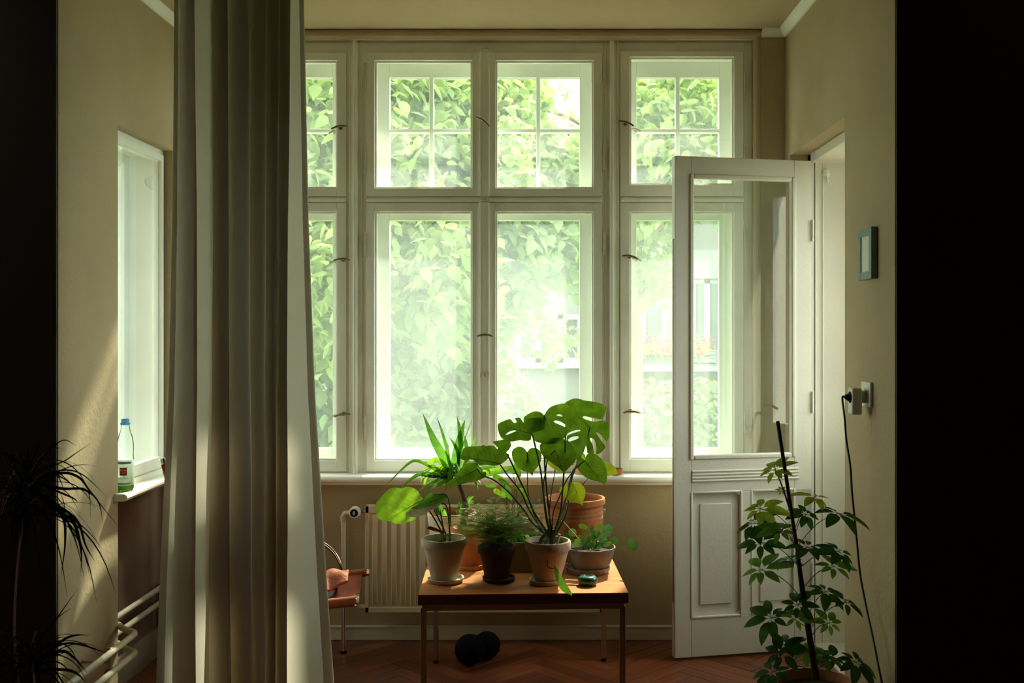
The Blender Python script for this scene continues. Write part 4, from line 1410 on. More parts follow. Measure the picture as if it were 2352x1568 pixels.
# ---- climbing plant with oval leaves behind, in a pale bowl
pb = Vector((wx(1178, 4.42), 4.42, TZ))
ob = thing('potted_pothos', 'pale clay pot of oval bright green leaves behind the fern at the table back', 'plant', pb)
mb = MB(); mb.lathe(pot_profile(.085, .15, .06, rim=.028), pb, 44)
mb.build('pot', M['clay_taupe'], ob)
soil(ob, pb, .07, .13)
OV = [(1640,1060,60,34,.5,'leaf_brt'),(1700,1095,60,36,.7,'leaf_brt'),(1760,1080,110,36,.9,'leaf_mid'),(1900,780,36,95,-.4,'leaf_brt'),(1830,790,60,30,.7,'leaf_mid'),(1960,1060,34,60,-.4,'leaf_brt'),(2010,1110,30,60,-.5,'leaf_brt'),(1900,990,50,24,-.6,'leaf_mid'),(1720,930,80,30,.5,'leaf_mid'),(1660,880,90,34,.3,'leaf_brt'),(1780,1010,60,22,.8,'leaf_mid'),(1560,980,80,26,.1,'leaf_mid'),(1940,1300,60,30,.3,'leaf_mid'),(1900,1400,70,30,0,'leaf_mid')]
for (x, y, rx, ry, an, m) in OV:
    out = []
    for k in range(18):
        a = 2 * PI * k / 18
        ex, ey = rx * math.cos(a), ry * math.sin(a) * (1 - .25 * math.cos(a))
        out.append((x + ex * math.cos(an) - ey * math.sin(an), y + ex * math.sin(an) + ey * math.cos(an)))
    dd = 4.34 + rp_.uniform(-.06, .06)
    blade(ob, cB(out), dd, gx=rp_.uniform(-.001, .001), gy=-.001, m=m, veins=False, wav=.001, step=4)
    e = P(*cB([(x, y)])[0], dd + .002)
    b = pb + Vector((rp_.uniform(-.03, .03), 0, .13))
    stem(ob, [b, b.lerp(e, .5) + Vector((0, .02, .03)), e], .0018, .0012, 'stem', 'petiole', n=8, seg=5)

# ---- small things on the table and sill
pg = ptab(1350, 1343)
gb = thing('tape_measure', 'small round dark green case with a pale strip, front right of the table', 'tape measure', pg)
mb = MB()
mb.lathe([(.0001, 0), (.026, 0), (.034, .004), (.0375, .012), (.038, .022), (.035, .031), (.028, .036), (.018, .037), (.016, .034), (.0001, .034)], pg, 36)
M['green_pl'] = pbr('green_plastic', (0.012, 0.085, 0.055), 0.22, 0.1, 20, spec=0.6)
mb.build('case', M['green_pl'], gb)
mb = MB()
q0, q1 = P(1329, 1330, pg.y - .0), P(1298, 1327, pg.y + .01)
q0.z = q1.z = TZ + .014
mb.obox((q0 + q1) / 2, (q1 - q0) / 2, (0, .001, 0), (0, 0, .004))
mb.obox((q0 + q1) / 2 + Vector((0, .008, 0)), (q1 - q0) / 2, (0, .0008, 0), (0, 0, .004))
mb.build('strip', M['white_pl'], gb)
for k in range(2):
    mb = MB()
    zz = k * .011
    mb.lathe([(.0001, .0), (.032, .0), (.036, .003), (.040, .016), (.041, .018), (.038, .018), (.034, .012), (.031, .006), (.0001, .005)], (0, 0, 0), 36)
    o = mb.build('saucer', M['terra'])
    o.location = (wx(1411, 4.81), 4.81, SILLZ + zz)
    tag(o, ('lower' if k == 0 else 'upper') + ' small terracotta saucer of the pair stacked on the window sill', 'saucer', 'terracotta saucers on the sill')

mb = MB()   # pale clay pot on the sill seen behind the stalks
cc = Vector((wx(1337, 4.83), 4.83, SILLZ))
mb.lathe([(.0001, 0), (.030, 0), (.038, .05), (.040, .055), (.036, .055), (.030, .01), (.0001, .008)], (0, 0, 0), 30)
o = mb.build('small_pot', M['terra_pale']); o.location = cc
tag(o, 'small pale terracotta pot on the window sill behind the leaf stalks', 'pot')

# double ball under the table
cb = P(1079, 1492, 4.46)
rb = .068
dbm = thing('massage_ball', 'black peanut-shaped double massage ball on the floor under the table', 'ball', (cb.x, cb.y, 0))
mb = MB()
prof = []
for i in range(17):
    a = -PI / 2 + PI * i / 16
    prof.append((max(.0002, rb * math.cos(a)), rb * math.sin(a)))
c1 = Vector((cb.x, 4.46, rb)); c2 = Vector((wx(1118, 4.54), 4.54, .062))
mb.lathe(prof, c1, 32)
mb.build('ball', M['black'], dbm)
mb = MB()
mb.lathe([(p[0] * .062 / rb, p[1] * .062 / rb) for p in prof], c2, 32)
mb.build('ball', M['black'], dbm)
mb = MB(); mb.tube([c1, c2], .038, 20)
mb.build('neck', M['black'], dbm)

# ================================================================== LEATHER CHAIR
ch = thing('sling_chair', 'tan leather sling lounge chair with chrome tube frame behind the curtain', 'chair', (-1.15, 4.3, 0))
ya, yb = 4.10, 4.50
xe = wx(825, ya)
xe2 = wx(848, yb)
za, zb_ = wz(1378, ya), wz(1314, yb)
for (y, x1_, z1_) in ((ya, xe, za), (yb, xe2, zb_)):
    mb = MB(); mb.tube([(x1_ - .012, y, z1_), (-1.36, y, z1_ - .06)], .0175, 16)
    mb.build('leather_sleeve', M['leather'], ch)
    mb = MB(); mb.tube([(x1_, y, z1_), (-1.38, y, z1_ - .06)], .011, 14)
    mb.tube([(x1_ - .010, y, z1_), (x1_ + .002, y, z1_)], .0155, 14)
    mb.build('seat_rod', M['chrome'], ch)
    topx = -1.556
    mb = MB(); mb.tube([(-1.38, y, z1_ - .06), (topx, y, .965)], .011, 14)
    mb.tube([(topx + .004, y, .952), (topx, y, .972)], .0195, 14)
    mb.build('back_rod', M['chrome'], ch)
    mb = MB(); mb.tube([(-1.39, y, z1_ - .03), (topx + .005, y, .950)], .0185, 16)
    mb.build('leather_sleeve', M['leather'], ch)
def sheet(name, a0, a1, b0, b1, sag, m, parent, n=14, crumple=0.0, thick=.004):
    vs, fs = [], []
    for i in range(n + 1):
        for j in range(n + 1):
            u, v = i / n, j / n
            p = Vector(a0).lerp(Vector(a1), u).lerp(Vector(b0).lerp(Vector(b1), u), v)
            s = 4 * v * (1 - v)
            p += Vector(sag) * s
            if crumple: p += Vector((0, 0, 1)) * crumple * noise.noise(p * 16)
            vs.append(p)
    for i in range(n):
        for j in range(n):
            k = i * (n + 1) + j
            fs.append((k, k + 1, k + n + 2, k + n + 1))
    mb = MB(); mb.add(vs, fs)
    o = mb.build(name, m, parent)
    s = o.modifiers.new('solid', 'SOLIDIFY'); s.thickness = thick
    return o
sheet('seat_sling', (xe - .03, ya, za + .012), (-1.37, ya, za - .05), (xe2 - .03, yb, zb_ + .012), (-1.37, yb, zb_ - .05), (0, 0, -.085), M['leather'], ch)
sheet('back_sling', (-1.40, ya, .36), (-1.548, ya, .92), (-1.40, yb, .36), (-1.548, yb, .92), (-.05, 0, -.01), M['leather'], ch)
sheet('leather_flap', P(801, 1303, 4.36), P(742, 1318, 4.30), P(799, 1338, 4.22), P(740, 1352, 4.2), (0, 0, .015), M['leather'], ch, crumple=.03, thick=.006)
for y in (4.62, 3.99):
    mb = MB()
    xr = wx(789, 4.62)
    zt3 = wz(1243, 4.62)
    pts = [(xr, y, .012), (xr, y, .25), (xr, y, zt3 - .16), (xr - .03, y, zt3 - .07), (xr - .09, y, zt3 - .012), (xr - .16, y, zt3)]
    mb.tube([Vector(p) for p in pts[:2]] + spline(pts[2:], 12) + [Vector((-1.40, y, zt3 - .01)), Vector((-1.44, y, zt3 - .05)), Vector((-1.45, y, .012))], .0095, 14)
    lg = mb.build('side_frame', M['chrome'], ch)
    mb = MB()
    for xx in (xr, -1.45):
        mb.lathe([(.0001, 0), (.016, 0), (.016, .006), (.010, .012), (.0001, .013)], (xx, y, 0), 16)
    mb.build('foot', M['black'], lg)
for xx, zz in ((xr, .345), (-1.43, .31)):
    mb = MB(); mb.box(xx - .012, xx + .012, 3.99, 4.62, zz - .01, zz + .01)
    mb.build('cross_bar', M['black'], ch, bev=.002)

# ================================================================== CURTAIN
cur = thing('curtain', 'long beige linen curtain gathered in folds hanging left of the window', 'curtain', (wx(550, 3.62), 3.62, 2.94))
UT = [0,.16,.09,.27,.42,.25,.58,.40,.72,.54,.82,.66,.90,.74,.88,.80,1.0]
UB = [0,.235,.12,.36,.42,.245,.55,.38,.62,.50,.68,.56,.74,.64,.72,.68,1.0]
WW = [0,-.01,.030,.05,-.01,.060,-.005,.075,-.01,.080,-.01,.085,-.005,.085,.02,.06,.01]
Lp = [(-150, 403), (0, 401), (480, 397), (900, 388), (1100, 378), (1300, 368), (1568, 358), (2000, 345)]
Rp = [(-150, 695), (0, 697), (500, 707), (900, 722), (1100, 735), (1400, 754), (1568, 765), (2000, 790)]
def interp(tab, y):
    for (a, b), (c_, d_) in zip(tab, tab[1:]):
        if y <= c_: return b + (d_ - b) * (y - a) / (c_ - a)
    return tab[-1][1]
NS, NZ = 260, 70
DC = 3.60
ztop, zbot = 2.93, 0.02
vs, fs = [], []
rows = []
for iz in range(NZ + 1):
    z = ztop + (zbot - ztop) * iz / NZ
    py = CY + (EYE - z) * F / DC
    t = min(1, max(0, (py - 0) / 1568.0))
    l_, r_ = interp(Lp, py), interp(Rp, py)
    ctrl = []
    for k in range(17):
        u = UT[k] + (UB[k] - UT[k]) * t ** 1.1
        ctrl.append(Vector((u, WW[k] * (1 + .5 * t), 0)))
    sp = spline(ctrl, NS)
    for i, s in enumerate(sp):
        px = l_ + (r_ - l_) * s.x
        x = wx(px, DC)
        y = DC + s.y + .010 * noise.noise(Vector((i * .05, z * 1.2, 3))) * (0.3 + t)
        x += .004 * noise.noise(Vector((i * .04, z * 1.7, 9))) * t
        vs.append((x, y, z))
for iz in range(NZ):
    for i in range(NS - 1):
        a = iz * NS + i
        fs.append((a, a + 1, a + NS + 1, a + NS))
mb = MB(); mb.add(vs, fs)
mb.build('cloth', M['linen'], cur, angle=180)
# hemmed edges: the cloth turned back on itself
for side in (0, 1):
    hv, hf = [], []
    for iz in range(NZ + 1):
        for j in range(4):
            k = iz * NS + (j * 1 if side == 0 else NS - 1 - j * 1)
            p = vs[k]
            hv.append((p[0], p[1] - .0035, p[2]))
    for iz in range(NZ):
        for j in range(3):
            a = iz * 4 + j
            hf.append((a, a + 1, a + 5, a + 4))
    mb = MB(); mb.add(hv, hf)
    mb.build('hem', M['linen'], cur, angle=180)
mb = MB()
mb.tube([(XL + .01, DC + .03, 2.942), (.2, DC + .03, 2.942)], .011, 12)
o = mb.build('curtain_rail', M['paint'])
tag(o, 'curtain rail on the bay ceiling above the gathered curtain', 'rail')

# ================================================================== RIGHT WALL OBJECTS
pf = thing('picture_frame', 'small grey-green framed picture hanging on the right wall', 'picture', (XR, 3.573, 1.77))
xf = 1.157
y0_, y1_, z0_, z1_ = 3.500, 3.648, 1.680, 1.863
M['frame_green'] = pbr('grey_green_frame', (0.20, 0.30, 0.25), 0.5, 0.1, 30)
mb = MB(); mb.ringx(y0_, y1_, z0_, z1_, .028, xf, XR)
mb.build('frame', M['frame_green'], pf, bev=.001)
mb = MB(); mb.box(xf + .004, xf + .016, y0_ + .027, y1_ - .027, z0_ + .027, z1_ - .027)
mb.build('mount', M['white_pl'], pf)

sk = thing('wall_socket', 'white wall socket plate on the right wall', 'socket', (XR, 3.61, 1.25))
mb = MB(); mb.box(XR - .011, XR, 3.548, 3.648, 1.222, 1.312)
mb.build('plate', M['white_pl'], sk, bev=.003)
mb = MB()
mb.tube([(XR - .014, 3.607, 1.262), (XR - .010, 3.607, 1.262)], .022, 24)
mb.build('outlet', M['white_pl'], sk)
ad = thing('plug_adapter', 'white smart plug adapter in the right wall socket', 'adapter', (1.14, 3.60, 1.24))
mb = MB(); mb.box(1.114, 1.150, 3.574, 3.630, 1.194, 1.290); mb.box(1.149, 1.170, 3.588, 3.622, 1.235, 1.280)
mb.build('body', M['white_pl'], ad, bev=.006)
mb = MB(); mb.tube([(1.1130, 3.602, 1.256), (1.116, 3.602, 1.256)], .021, 28)
mb.build('recess', M['black'], ad)
cdl = thing('power_cord', 'black power cord hanging from the wall plug down to the floor', 'cord', (1.11, 3.6, 1.256))
mb = MB(); mb.tube([(1.1175, 3.602, 1.256), (1.108, 3.602, 1.256), (1.095, 3.604, 1.257)], [.0145, .0145, .007], 16)
mb.build('plug', M['cable'], cdl)
pxs = [(1950, 905), (1941, 915), (1940, 960), (1944, 1010), (1953, 1070), (1957, 1130), (1962, 1180), (1968, 1240), (1976, 1320), (1990, 1395), (2004, 1460), (2020, 1540), (2036, 1620), (2055, 1740)]
pts = [Vector((1.095, 3.604, 1.257)), Vector((1.088, 3.607, 1.252))]
for (a, b) in pxs[2:]:
    x = 1.09 + .05 * min(1, max(0, (b - 960) / 400))
    d = x * F / (a - CX)
    pts.append(P(a, b, d))
pts.append(Vector((1.14, pts[-1].y - .05, .006)))
mb = MB(); mb.tube(spline(pts, 90), .0038, 8)
mb.build('cable', M['cable'], cdl)

# ================================================================== BOTTLE
bt = thing('water_bottle', 'half-empty clear plastic water bottle with blue cap on the left sill', 'bottle', (-1.716, 4.10, .838))
M['pet'] = None
def bottle_mat():
    m, n, l = mat('clear_plastic')
    out = n.new('ShaderNodeOutputMaterial')
    tr = n.new('ShaderNodeBsdfTransparent'); tr.inputs[0].default_value = (.975, .99, .975, 1)
    gl = n.new('ShaderNodeBsdfGlossy'); gl.inputs['Roughness'].default_value = .06
    df = n.new('ShaderNodeBsdfTranslucent'); df.inputs[0].default_value = (.75, .85, .78, 1)
    lw = n.new('ShaderNodeLayerWeight'); lw.inputs['Blend'].default_value = .12
    m1 = n.new('ShaderNodeMixShader'); m1.inputs[0].default_value = .12
    l.new(tr.outputs[0], m1.inputs[1]); l.new(df.outputs[0], m1.inputs[2])
    m2 = n.new('ShaderNodeMixShader')
    l.new(lw.outputs['Fresnel'], m2.inputs[0]); l.new(m1.outputs[0], m2.inputs[1]); l.new(gl.outputs[0], m2.inputs[2])
    l.new(m2.outputs[0], out.inputs[0])
    return m
M['pet'] = bottle_mat()
bc = Vector((-1.716, 4.10, .838))
k_ = 4.10 / F
def bz(py): return (1126 - py) * k_
mb = MB()
mb.lathe([(.0001, .004), (.024, 0), (.031, .004), (.0335, .014), (.0335, bz(1052)), (.0325, bz(1047)), (.0320, bz(1040)), (.0330, bz(1025)), (.0315, bz(1012)), (.026, bz(998)), (.020, bz(990)), (.0185, bz(986)), (.0165, bz(978)), (.0165, bz(974))], bc, 36)
mb.build('body', M['pet'], bt, angle=60)
mb = MB()
mb.lathe([(.0001, .006), (.022, .003), (.030, .006), (.0325, .016), (.0326, .024), (.0001, .024)], bc, 30)
M['green_liq'] = leaf_mat('green_base', (0.26, 0.42, 0.10), (.5, .75, .2), .6, gloss=.03)
mb.build('base_tint', M['green_liq'], bt)
mb = MB()
mb.lathe([(.0340, bz(1112)), (.0342, bz(1110)), (.0342, bz(1056)), (.0340, bz(1054))], bc, 36)
M['label'] = leaf_mat('label_film', (0.74, 0.80, 0.70), (.85, .92, .8), .5, gloss=.03, var=.05)
lab = mb.build('label', M['label'], bt)
M['red'] = pbr('label_red', (.55, .04, .03), .5)
M['lblue'] = pbr('label_blue', (.25, .38, .55), .5)
def band(a0, a1, z0, z1, m, name, parent, r=.0346, n=10):
    vs, fs = [], []
    for i in range(n + 1):
        a = a0 + (a1 - a0) * i / n
        for z in (z0, z1): vs.append((bc.x + r * math.cos(a), bc.y + r * math.sin(a), bc.z + z))
    for i in range(n): fs.append((2 * i, 2 * i + 2, 2 * i + 3, 2 * i + 1))
    mb = MB(); mb.add(vs, fs)
    return mb.build(name, m, parent)
am = -PI / 2 + .40 - .2
band(am - .46, am + .38, bz(1089), bz(1071), M['red'], 'label_badge', lab)
band(am - .9, am + .9, bz(1110), bz(1106), M['lblue'], 'label_stripe', lab)
band(am - .9, am + .9, bz(1063), bz(1058), M['lblue'], 'label_stripe', lab)
def text_on(s, size, loc, rot, m, name, parent, ext=.0002):
    cu = bpy.data.curves.new(name, 'FONT')
    cu.body = s; cu.size = size; cu.align_x = 'CENTER'; cu.extrude = ext
    cu.materials.append(m)
    tmp = bpy.data.objects.new(name, cu)
    COL.objects.link(tmp)
    bpy.context.view_layer.update()
    me = bpy.data.meshes.new_from_object(tmp.evaluated_get(bpy.context.evaluated_depsgraph_get()))
    bpy.data.objects.remove(tmp)
    o = bpy.data.objects.new(name, me)
    COL.objects.link(o)
    o.parent = parent
    o.location = Vector(loc) - origin_of(parent)
    o.rotation_euler = rot
    return o
M['ink'] = pbr('label_ink', (.30, .36, .28), .5)
dirv = Vector((math.cos(am - .03), math.sin(am - .03), 0))
rz_ = am - .03 + PI / 2
text_on('Rhön', .0120, bc + dirv * .0352 + Vector((0, 0, bz(1079))), (PI / 2, 0, rz_), M['white_pl'], 'label_text', lab)
text_on('sprudel', .0060, bc + dirv * .0352 + Vector((0, 0, bz(1084))), (PI / 2, 0, rz_), M['white_pl'], 'label_text', lab)
text_on('ORIGINAL', .0095, bc + dirv * .0352 + Vector((0, 0, bz(1097))), (PI / 2, 0, rz_), M['ink'], 'label_text', lab)
M['cap'] = leaf_mat('blue_cap', (.25, .60, .85), (.3, .65, .9), .5, gloss=.05, var=.05)
mb = MB()
mb.lathe([(.0168, bz(975)), (.0195, bz(973)), (.0195, bz(971)), (.0160, bz(970)), (.0155, bz(963)), (.0130, bz(961)), (.0001, bz(960.5))], bc, 28)
mb.build('cap', M['cap'], bt)

# ================================================================== SCHEFFLERA
ds = 3.35
pc = Vector((wx(1873, ds), ds, 0))
sf = thing('potted_schefflera', 'tall umbrella plant tied to a stake in a copper-brown pot by the door', 'plant', pc)
M['copper'] = clay('copper_glaze', (0.55, 0.20, 0.10), (0.38, 0.13, 0.07), 8, 0.35)
HP = .318
mb = MB(); mb.lathe([(.0001, 0), (.098, 0), (.102, .004), (.128, HP - .06), (.134, HP - .02), (.137, HP - .008), (.136, HP), (.130, HP), (.126, HP - .01), (.094, .02), (.0001, .018)], pc, 56)
mb.build('pot', M['copper'], sf, angle=60)
soil(sf, pc, .122, HP - .035)
stem(sf, [P(1786, 967, ds), P(1829, 1249, ds), P(1876, 1560, ds)], .0062, .0062, 'stem_b', 'stake', seg=10)['label'] = 'dark brown wooden stake'
stem(sf, [P(1871, 1562, ds - .01), P(1850, 1420, ds - .01), P(1836, 1320, ds - .008), P(1826, 1220, ds), P(1808, 1150, ds), P(1790, 1100, ds), P(1780, 1079, ds)], .0062, .0015, 'stem', 'trunk', n=24)
stem(sf, [P(1880, 1562, ds + .02), P(1862, 1450, ds + .015), P(1842, 1330, ds + .012), P(1829, 1240, ds + .01)], .005, .004, 'stem_b', 'trunk', n=20)
UM = [ # hub px, leaflet length px, tilt dir (screen dx, dy of umbel lean), stem y, material, count, droop
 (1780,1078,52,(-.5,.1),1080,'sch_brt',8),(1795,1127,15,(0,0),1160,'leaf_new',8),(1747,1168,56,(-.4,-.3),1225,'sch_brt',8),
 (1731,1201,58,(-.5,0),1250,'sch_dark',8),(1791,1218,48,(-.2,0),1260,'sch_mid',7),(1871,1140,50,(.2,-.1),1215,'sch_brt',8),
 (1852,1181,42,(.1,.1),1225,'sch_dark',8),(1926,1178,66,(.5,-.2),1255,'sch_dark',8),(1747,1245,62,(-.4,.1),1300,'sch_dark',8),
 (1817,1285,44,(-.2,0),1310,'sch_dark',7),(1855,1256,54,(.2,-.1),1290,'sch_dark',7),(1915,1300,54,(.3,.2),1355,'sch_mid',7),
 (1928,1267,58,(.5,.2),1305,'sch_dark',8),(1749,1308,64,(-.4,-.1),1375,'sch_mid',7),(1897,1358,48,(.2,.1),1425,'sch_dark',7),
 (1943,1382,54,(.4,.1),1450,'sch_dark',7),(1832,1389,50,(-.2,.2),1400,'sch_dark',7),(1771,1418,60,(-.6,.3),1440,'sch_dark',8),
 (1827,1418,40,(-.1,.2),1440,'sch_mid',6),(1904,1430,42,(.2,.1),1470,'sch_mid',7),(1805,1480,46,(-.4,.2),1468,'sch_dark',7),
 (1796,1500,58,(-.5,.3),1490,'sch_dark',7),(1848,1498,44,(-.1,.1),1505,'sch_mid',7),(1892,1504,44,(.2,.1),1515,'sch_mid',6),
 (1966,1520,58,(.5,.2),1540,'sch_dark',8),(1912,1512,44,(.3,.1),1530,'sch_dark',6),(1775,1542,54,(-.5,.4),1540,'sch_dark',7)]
def stem_x(y):
    tab = [(1079, 1780), (1100, 1790), (1150, 1808), (1220, 1826), (1320, 1836), (1420, 1850), (1562, 1872)]
    return interp(tab, y)
lm = {}
def leaflet_mesh(key, L, w, mname):
    n = 7
    vs, fs = [], []
    for i in range(n):
        u = i / (n - 1)
        ww = w * .5 * (math.sin(PI * min(1, u ** .8 * .97 + .015))) ** .8
        if i in (0, n - 1): ww = .0004
        x = L * u
        zc = -L * .22 * u * u
        vs += [(x, -ww, zc + ww * .25), (x, 0, zc), (x, ww, zc + ww * .25)]
    for i in range(n - 1):
        a = i * 3
        fs += [(a, a + 3, a + 4, a + 1), (a + 1, a + 4, a + 5, a + 2)]
    return vs, fs
rs = random.Random(21)
for (hx, hy, lp_, lean, sy_, mname, cnt) in UM:
    dd = ds + rs.uniform(-.07, .09) + (.06 if mname in ('sch_brt', 'leaf_new') else 0)
    hub = P(hx, hy, dd)
    base = P(stem_x(sy_), sy_, ds)
    pet = MB()
    mid = base.lerp(hub, .5) + Vector((0, 0, .012 + .1 * (hub - base).length * .5))
    pet.tube(spline([base, mid, hub], 12), .0014 if lp_ > 20 else .0008, 6)
    lf = pet.build('leaf', M['stem'], sf)
    L = 1.05 * lp_ * dd / F
    ax = Vector((lean[0] * .8, rs.uniform(-.85, -.15), 1 - .5 * lean[1])).normalized()
    e1 = ax.cross(Vector((0, 1, 0))).normalized(); e2 = ax.cross(e1).normalized()
    ph = rs.uniform(0, 6)
    for k in range(cnt):
        a = ph + 2 * PI * k / cnt + rs.uniform(-.12, .12)
        rad = (e1 * math.cos(a) + e2 * math.sin(a))
        scale = .72 + .28 * math.cos(a - ph) + rs.uniform(-.05, .12)
        Lk = L * max(.55, scale)
        el = rs.uniform(-.25, .15)
        dirx = (rad * math.cos(el) + ax * math.sin(el)).normalized()
        sidev = ax.cross(dirx).normalized()
        upv = dirx.cross(sidev).normalized()
        vs, fs = leaflet_mesh(0, Lk * .96, Lk * .46, mname)
        st = hub + dirx * L * .16
        mb = MB()
        mb.add([st + dirx * v[0] + sidev * v[1] + upv * v[2] for v in vs], fs)
        mb.tube([hub, st], .0007, 4, cap=False)
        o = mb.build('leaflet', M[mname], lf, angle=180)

# ================================================================== DARK PALM-LIKE PLANT, LEFT
dp = 2.95
pp_ = thing('ponytail_palm', 'dark shaded plant with arching grassy leaves against the left dark wall', 'plant', (wx(60, dp), dp, 0))
mb = MB(); base_c = Vector((wx(60, dp), dp, 0))
mb.lathe(pot_profile(.13, .24, .10), base_c, 36)
mb.build('pot', M['clay_dark'], pp_)
soil(pp_, base_c, .115, .21)
h1, h2 = P(60, 1110, dp), P(70, 1520, dp)
stem(pp_, [base_c + Vector((0, 0, .2)), P(28, 1500, dp), P(34, 1300, dp), h1], .014, .009, 'terra_pale' if False else 'stem_b', 'trunk')
stem(pp_, [base_c + Vector((.04, 0, .2)), P(80, 1650, dp), h2], .012, .009, 'stem_b', 'trunk')
rb_ = random.Random(31)
def arch(hub, az, el, L, w, droop):
    d = Vector((math.cos(az) * math.cos(el), math.sin(az) * math.cos(el), math.sin(el)))
    pts = []
    for i in range(6):
        t = i / 5
        h = Vector((d.x, d.y, 0)) * L * (t - .28 * t * t * droop)
        z = d.z * L * t - droop * L * .75 * t * t
        pts.append(hub + h + Vector((0, 0, z)))
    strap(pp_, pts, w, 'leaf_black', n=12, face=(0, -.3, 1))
for k in range(84):
    arch(h1 + Vector((0, 0, rb_.uniform(-.1, .05))), rb_.uniform(0, 2 * PI), rb_.uniform(-.1, 1.2), rb_.uniform(.20, .36), rb_.uniform(.005, .010), rb_.uniform(.5, 1.35))
for k in range(54):
    arch(h2 + Vector((0, 0, rb_.uniform(-.04, .04))), rb_.uniform(0, 2 * PI), rb_.uniform(0, 1.2), rb_.uniform(.18, .30), rb_.uniform(.005, .009), rb_.uniform(.5, 1.2))
# the leaves that arch out in front of the lit wall
for pts, w in (([(60,1110),(137,1086),(180,1095),(205,1125),(268,1205)], .008), ([(60,1105),(140,1080),(190,1090),(245,1140)], .005), ([(60,1120),(140,1165),(180,1200),(196,1250),(217,1288)], .009),
               ([(60,1120),(137,1175),(170,1200),(186,1260),(186,1315)], .011), ([(70,1130),(140,1180),(150,1240),(140,1325)], .009), ([(60,1100),(137,1122),(190,1123),(225,1150),(237,1203)], .007),
               ([(60,1090),(140,1062),(175,1040),(208,1018)], .004), ([(60,1090),(137,1014),(176,1023)], .004), ([(70,1530),(137,1475),(170,1459),(205,1458)], .008), ([(70,1520),(140,1480),(180,1479),(225,1492),(243,1500)], .006),
               ([(70,1530),(137,1495),(170,1510),(200,1545)], .009), ([(70,1540),(140,1537),(175,1545),(200,1570)], .009), ([(60,1100),(137,1130),(170,1145),(178,1153)], .006), ([(60,1110),(140,1170),(160,1210),(172,1240)], .008),
               ([(60,1100),(140,1120),(200,1126),(208,1190)], .005), ([(70,1500),(137,1410),(180,1350)], .004)):
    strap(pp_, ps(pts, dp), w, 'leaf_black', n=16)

# ================================================================== OUTSIDE
mb = MB(); mb.box(-40, 40, EXT, 60, -4.2, -4.0); mb.box(-40, -2.3, -30, EXT, -4.2, -4.0); mb.box(1.8, 40, -30, EXT, -4.2, -4.0)
struct('ground', mb, M['grass'], 'ground of the courtyard far below the window', 'ground')

def leaves_mesh(clusters, size, seed):
    """clusters: (centre, (rx,ry,rz), count)"""
    r = np.random.default_rng(seed)
    T = np.array([(0, 0, 0), (.06, .20, -.03), (.30, .33, -.07), (.60, .24, -.12), (.82, .10, -.18), (1.02, 0, -.27), (.82, -.10, -.18), (.60, -.24, -.12), (.30, -.33, -.07), (.06, -.20, -.03), (.42, 0, .03)])
    Fc = [(k, (k + 1) % 10, 10) for k in range(10)]
    cs = []
    for c, rad, n in clusters:
        # sprays: leaves gathered around twig points
        tw = max(4, n // 9)
        u = r.normal(size=(tw, 3)); u /= np.linalg.norm(u, axis=1)[:, None]
        u *= r.uniform(.35, 1, (tw, 1)) ** .5
        tp = np.array(c) + u * np.array(rad)
        idx = r.integers(0, tw, n)
        cs.append(tp[idx] + r.normal(scale=.10, size=(n, 3)))
    C = np.vstack(cs)
    n = len(C)
    az = r.uniform(0, 2 * np.pi, n); el = r.uniform(-1.1, .25, n); ro = r.normal(scale=.5, size=n)
    X = np.stack([np.cos(az) * np.cos(el), np.sin(az) * np.cos(el), np.sin(el)], 1)
    Z0 = np.array([0, 0, 1.0])
    Y = np.cross(Z0, X); Y /= np.linalg.norm(Y, axis=1)[:, None]
    Z = np.cross(X, Y)
    Y2 = Y * np.cos(ro)[:, None] + Z * np.sin(ro)[:, None]
    Z2 = np.cross(X, Y2)
    s = r.uniform(.65, 1.25, n) * size
    V = C[:, None, :] + s[:, None, None] * (T[None, :, 0:1] * X[:, None, :] + T[None, :, 1:2] * Y2[:, None, :] + T[None, :, 2:3] * Z2[:, None, :])
    nv = len(T)
    V = V.reshape(-1, 3)
    FA = (np.array(Fc)[None] + (np.arange(n) * nv)[:, None, None]).reshape(-1, 3)
    return V, FA
def foliage(name, parent, clusters, size, seed, m):
    if size > .15: clusters = [(c, r, int(n * 1.6)) for c, r, n in clusters]; size = .135
    V, FA = leaves_mesh(clusters, size, seed)
    off = np.array(origin_of(parent))
    me = bpy.data.meshes.new(name)
    me.vertices.add(len(V)); me.vertices.foreach_set('co', (V - off).ravel())
    me.loops.add(FA.size); me.loops.foreach_set('vertex_index', FA.ravel())
    me.polygons.add(len(FA)); me.polygons.foreach_set('loop_start', np.arange(0, FA.size, 3)); me.polygons.foreach_set('loop_total', np.full(len(FA), 3))
    me.update(); me.validate()
    me.materials.append(m)
    o = bpy.data.objects.new(name, me); COL.objects.link(o); o.parent = parent; o['kind'] = 'stuff'
    return o
def cl(px, py, Y, rx, ry, rz, n): return (tuple(P(px, py, Y)), (rx, ry, rz), n)
